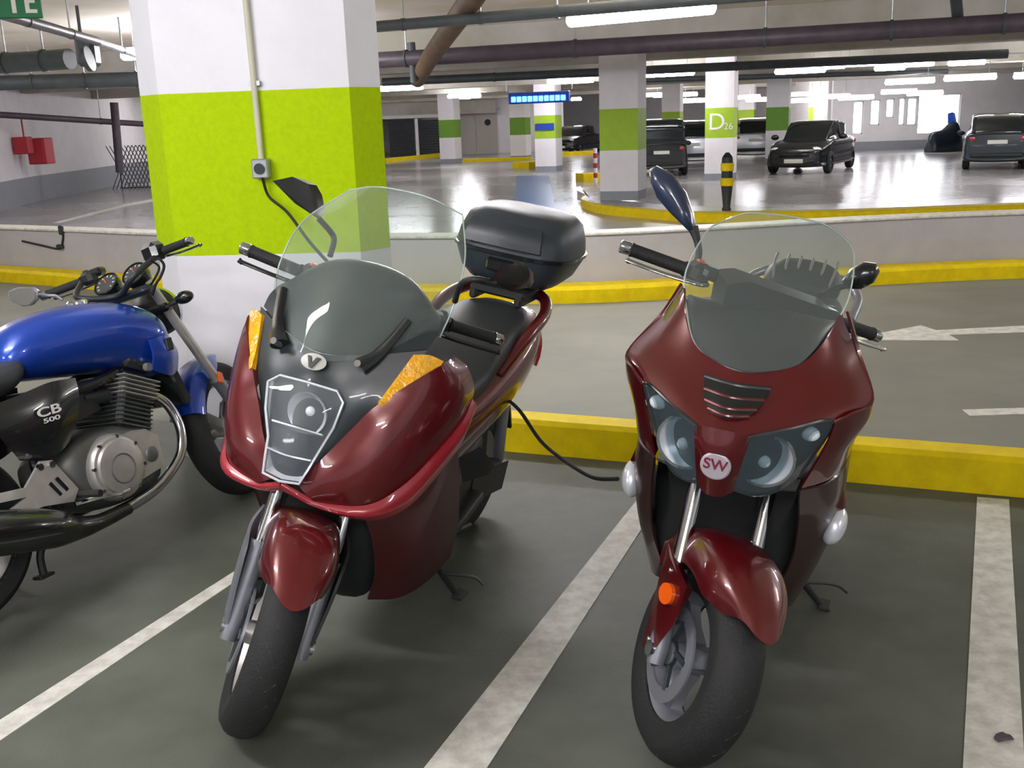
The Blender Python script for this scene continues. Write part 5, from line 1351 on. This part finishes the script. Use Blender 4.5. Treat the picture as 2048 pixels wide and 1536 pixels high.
for sg in (1, -1):
    B(MB().tube([(.64, sg * .07, .60), (.76, sg * .07, .62)], .03, 12), 'carburettor', M_grey, K)
    B(MB().tube([(.50, sg * .09, .58), (.43, sg * .12, .52), (.405, sg * .14, .42), (.435, sg * .155, .33), (.50, sg * .16, .27), (.62, sg * .16, .215), (.78, sg * .16, .19)], .0195, 14, 40), 'header_pipe', M_chrome, K)
    B(MB().tube([(.76, sg * .16, .19), (.90, sg * .17, .19), (1.02, sg * .19, .21), (1.12, sg * .215, .245), (1.30, sg * .235, .30), (1.75, sg * .245, .42), (1.78, sg * .245, .43)], [.022, .028, .044, .066, .074, .070, .045], 18, 34), 'silencer', M_gloss, K)
    pt = B(MB().prism([(.965, sg * .182, .335), (1.03, sg * .178, .46), (1.075, sg * .178, .47), (1.16, sg * .186, .405), (1.30, sg * .20, .425), (1.30, sg * .20, .395), (1.17, sg * .19, .375), (1.28, sg * .20, .345), (1.28, sg * .20, .325), (1.12, sg * .19, .325), (1.0, sg * .188, .30)], (0, sg * .012, 0)), 'footrest_bracket', M_alu, K, IDF, 25)
    for q in range(2):
        B(MB().box((1.025 + .03 * q, sg * .196, .372 - .008 * q), (.013, .006, .06), Matrix.Rotation(.5, 3, 'Y')), 'bracket_slot', M_gloss, pt)
    for p in ((1.04, .447), (1.085, .452)):
        B(MB().disc((p[0], sg * .193, p[1]), (0, 1, 0), .012, .012, 10), 'bracket_bolt', M_chrome, pt)
    B(MB().tube([(.965, sg * .185, .315), (.955, sg * .285, .31)], .013, 10), 'footrest', M_rubber, pt)
    B(MB().tube([(1.0, sg * .20, .29), (.93, sg * .215, .285), (.83, sg * .225, .27), (.80, sg * .25, .275)], .008, 8, 12), 'foot_pedal', M_chrome, pt)
B(MB().hull([(.99, -.11, .30), (.99, .11, .30), (1.0, -.11, .36), (1.0, .11, .36), (1.16, -.11, .30), (1.16, .11, .30), (1.16, -.11, .37), (1.16, .11, .37)]), 'swingarm_pivot', M_grey, K)
for sg in (1, -1):
    B(MB().tube([(1.05, sg * .115, .33), (1.37, sg * .115, .30)], .026, 12), 'swingarm', M_grey, K)
    B(MB().tube([(1.30, sg * .13, .32), (1.18, sg * .13, .62)], [.03, .034], 14), 'shock_absorber', M_grey, K)
wheel(K, 1.35, .300, .135, .222, IDF, 'rear', 3, (-.08,), M_alu, .09, .12)
B(MB().patch([[(1.1, -.07, .60), (1.1, .07, .60)], [(1.4, -.08, .665), (1.4, .08, .665)], [(1.75, -.08, .60), (1.75, .08, .60)], [(1.92, -.07, .42), (1.92, .07, .42)]], 12, 4, .01), 'rear_mudguard', M_plastic, K)
stand(K, (.98, .10, .24), (1.08, .245, .05))
B(MB().tube([(1.02, -.08, .22), (1.08, -.06, .15), (1.09, -.055, .07)], .014, 8, 8).box((1.09, -.055, .068), (.06, .05, .012), None, .004), 'centre_stand', M_plastic, K)
# tall cable from the socket box to the scooter and the one between the scooters
cb = MB().tube([V(onfront(box_s + .006, box_z - .03, .05)), V(onfront(box_s + .03, box_z - .12, .055)), V((-0.9051, 4.3, 1.216)), V((-0.7614, 4, 1.117)), V((-0.5761, 3.6, 1.028))], .0065, 8, 24)
tag(cb.build('power_cable', M_rubber), 'thin black cable hanging from the socket box behind the windscreen of the left scooter', 'cable')
cb = MB().tube([V((-0.02678, 3.55, 0.5924)), V((0.02503, 3.5, 0.5543)), V((0.09041, 3.4, 0.4756)), V((0.1528, 3.28, 0.4494)), V((0.2152, 3.1, 0.4568)), V((0.2501, 2.95, 0.4888)), V((0.2952, 2.8, 0.5391))], .0065, 8, 30)
tag(cb.build('lock_cable', M_rubber), 'black cable drooping between the tail of one red scooter and the other', 'cable')
tag(MB().tube([V((-1.51, 4.45, 0.2224)), V((-1.478, 4.5, 0.1383)), V((-1.425, 4.5, 0.09286)), V((-1.35, 4.42, 0.1169))], .006, 8, 14).build('hanging_hose', M_rubber), 'short black hose curving under the front of the blue motorcycle', 'cable')
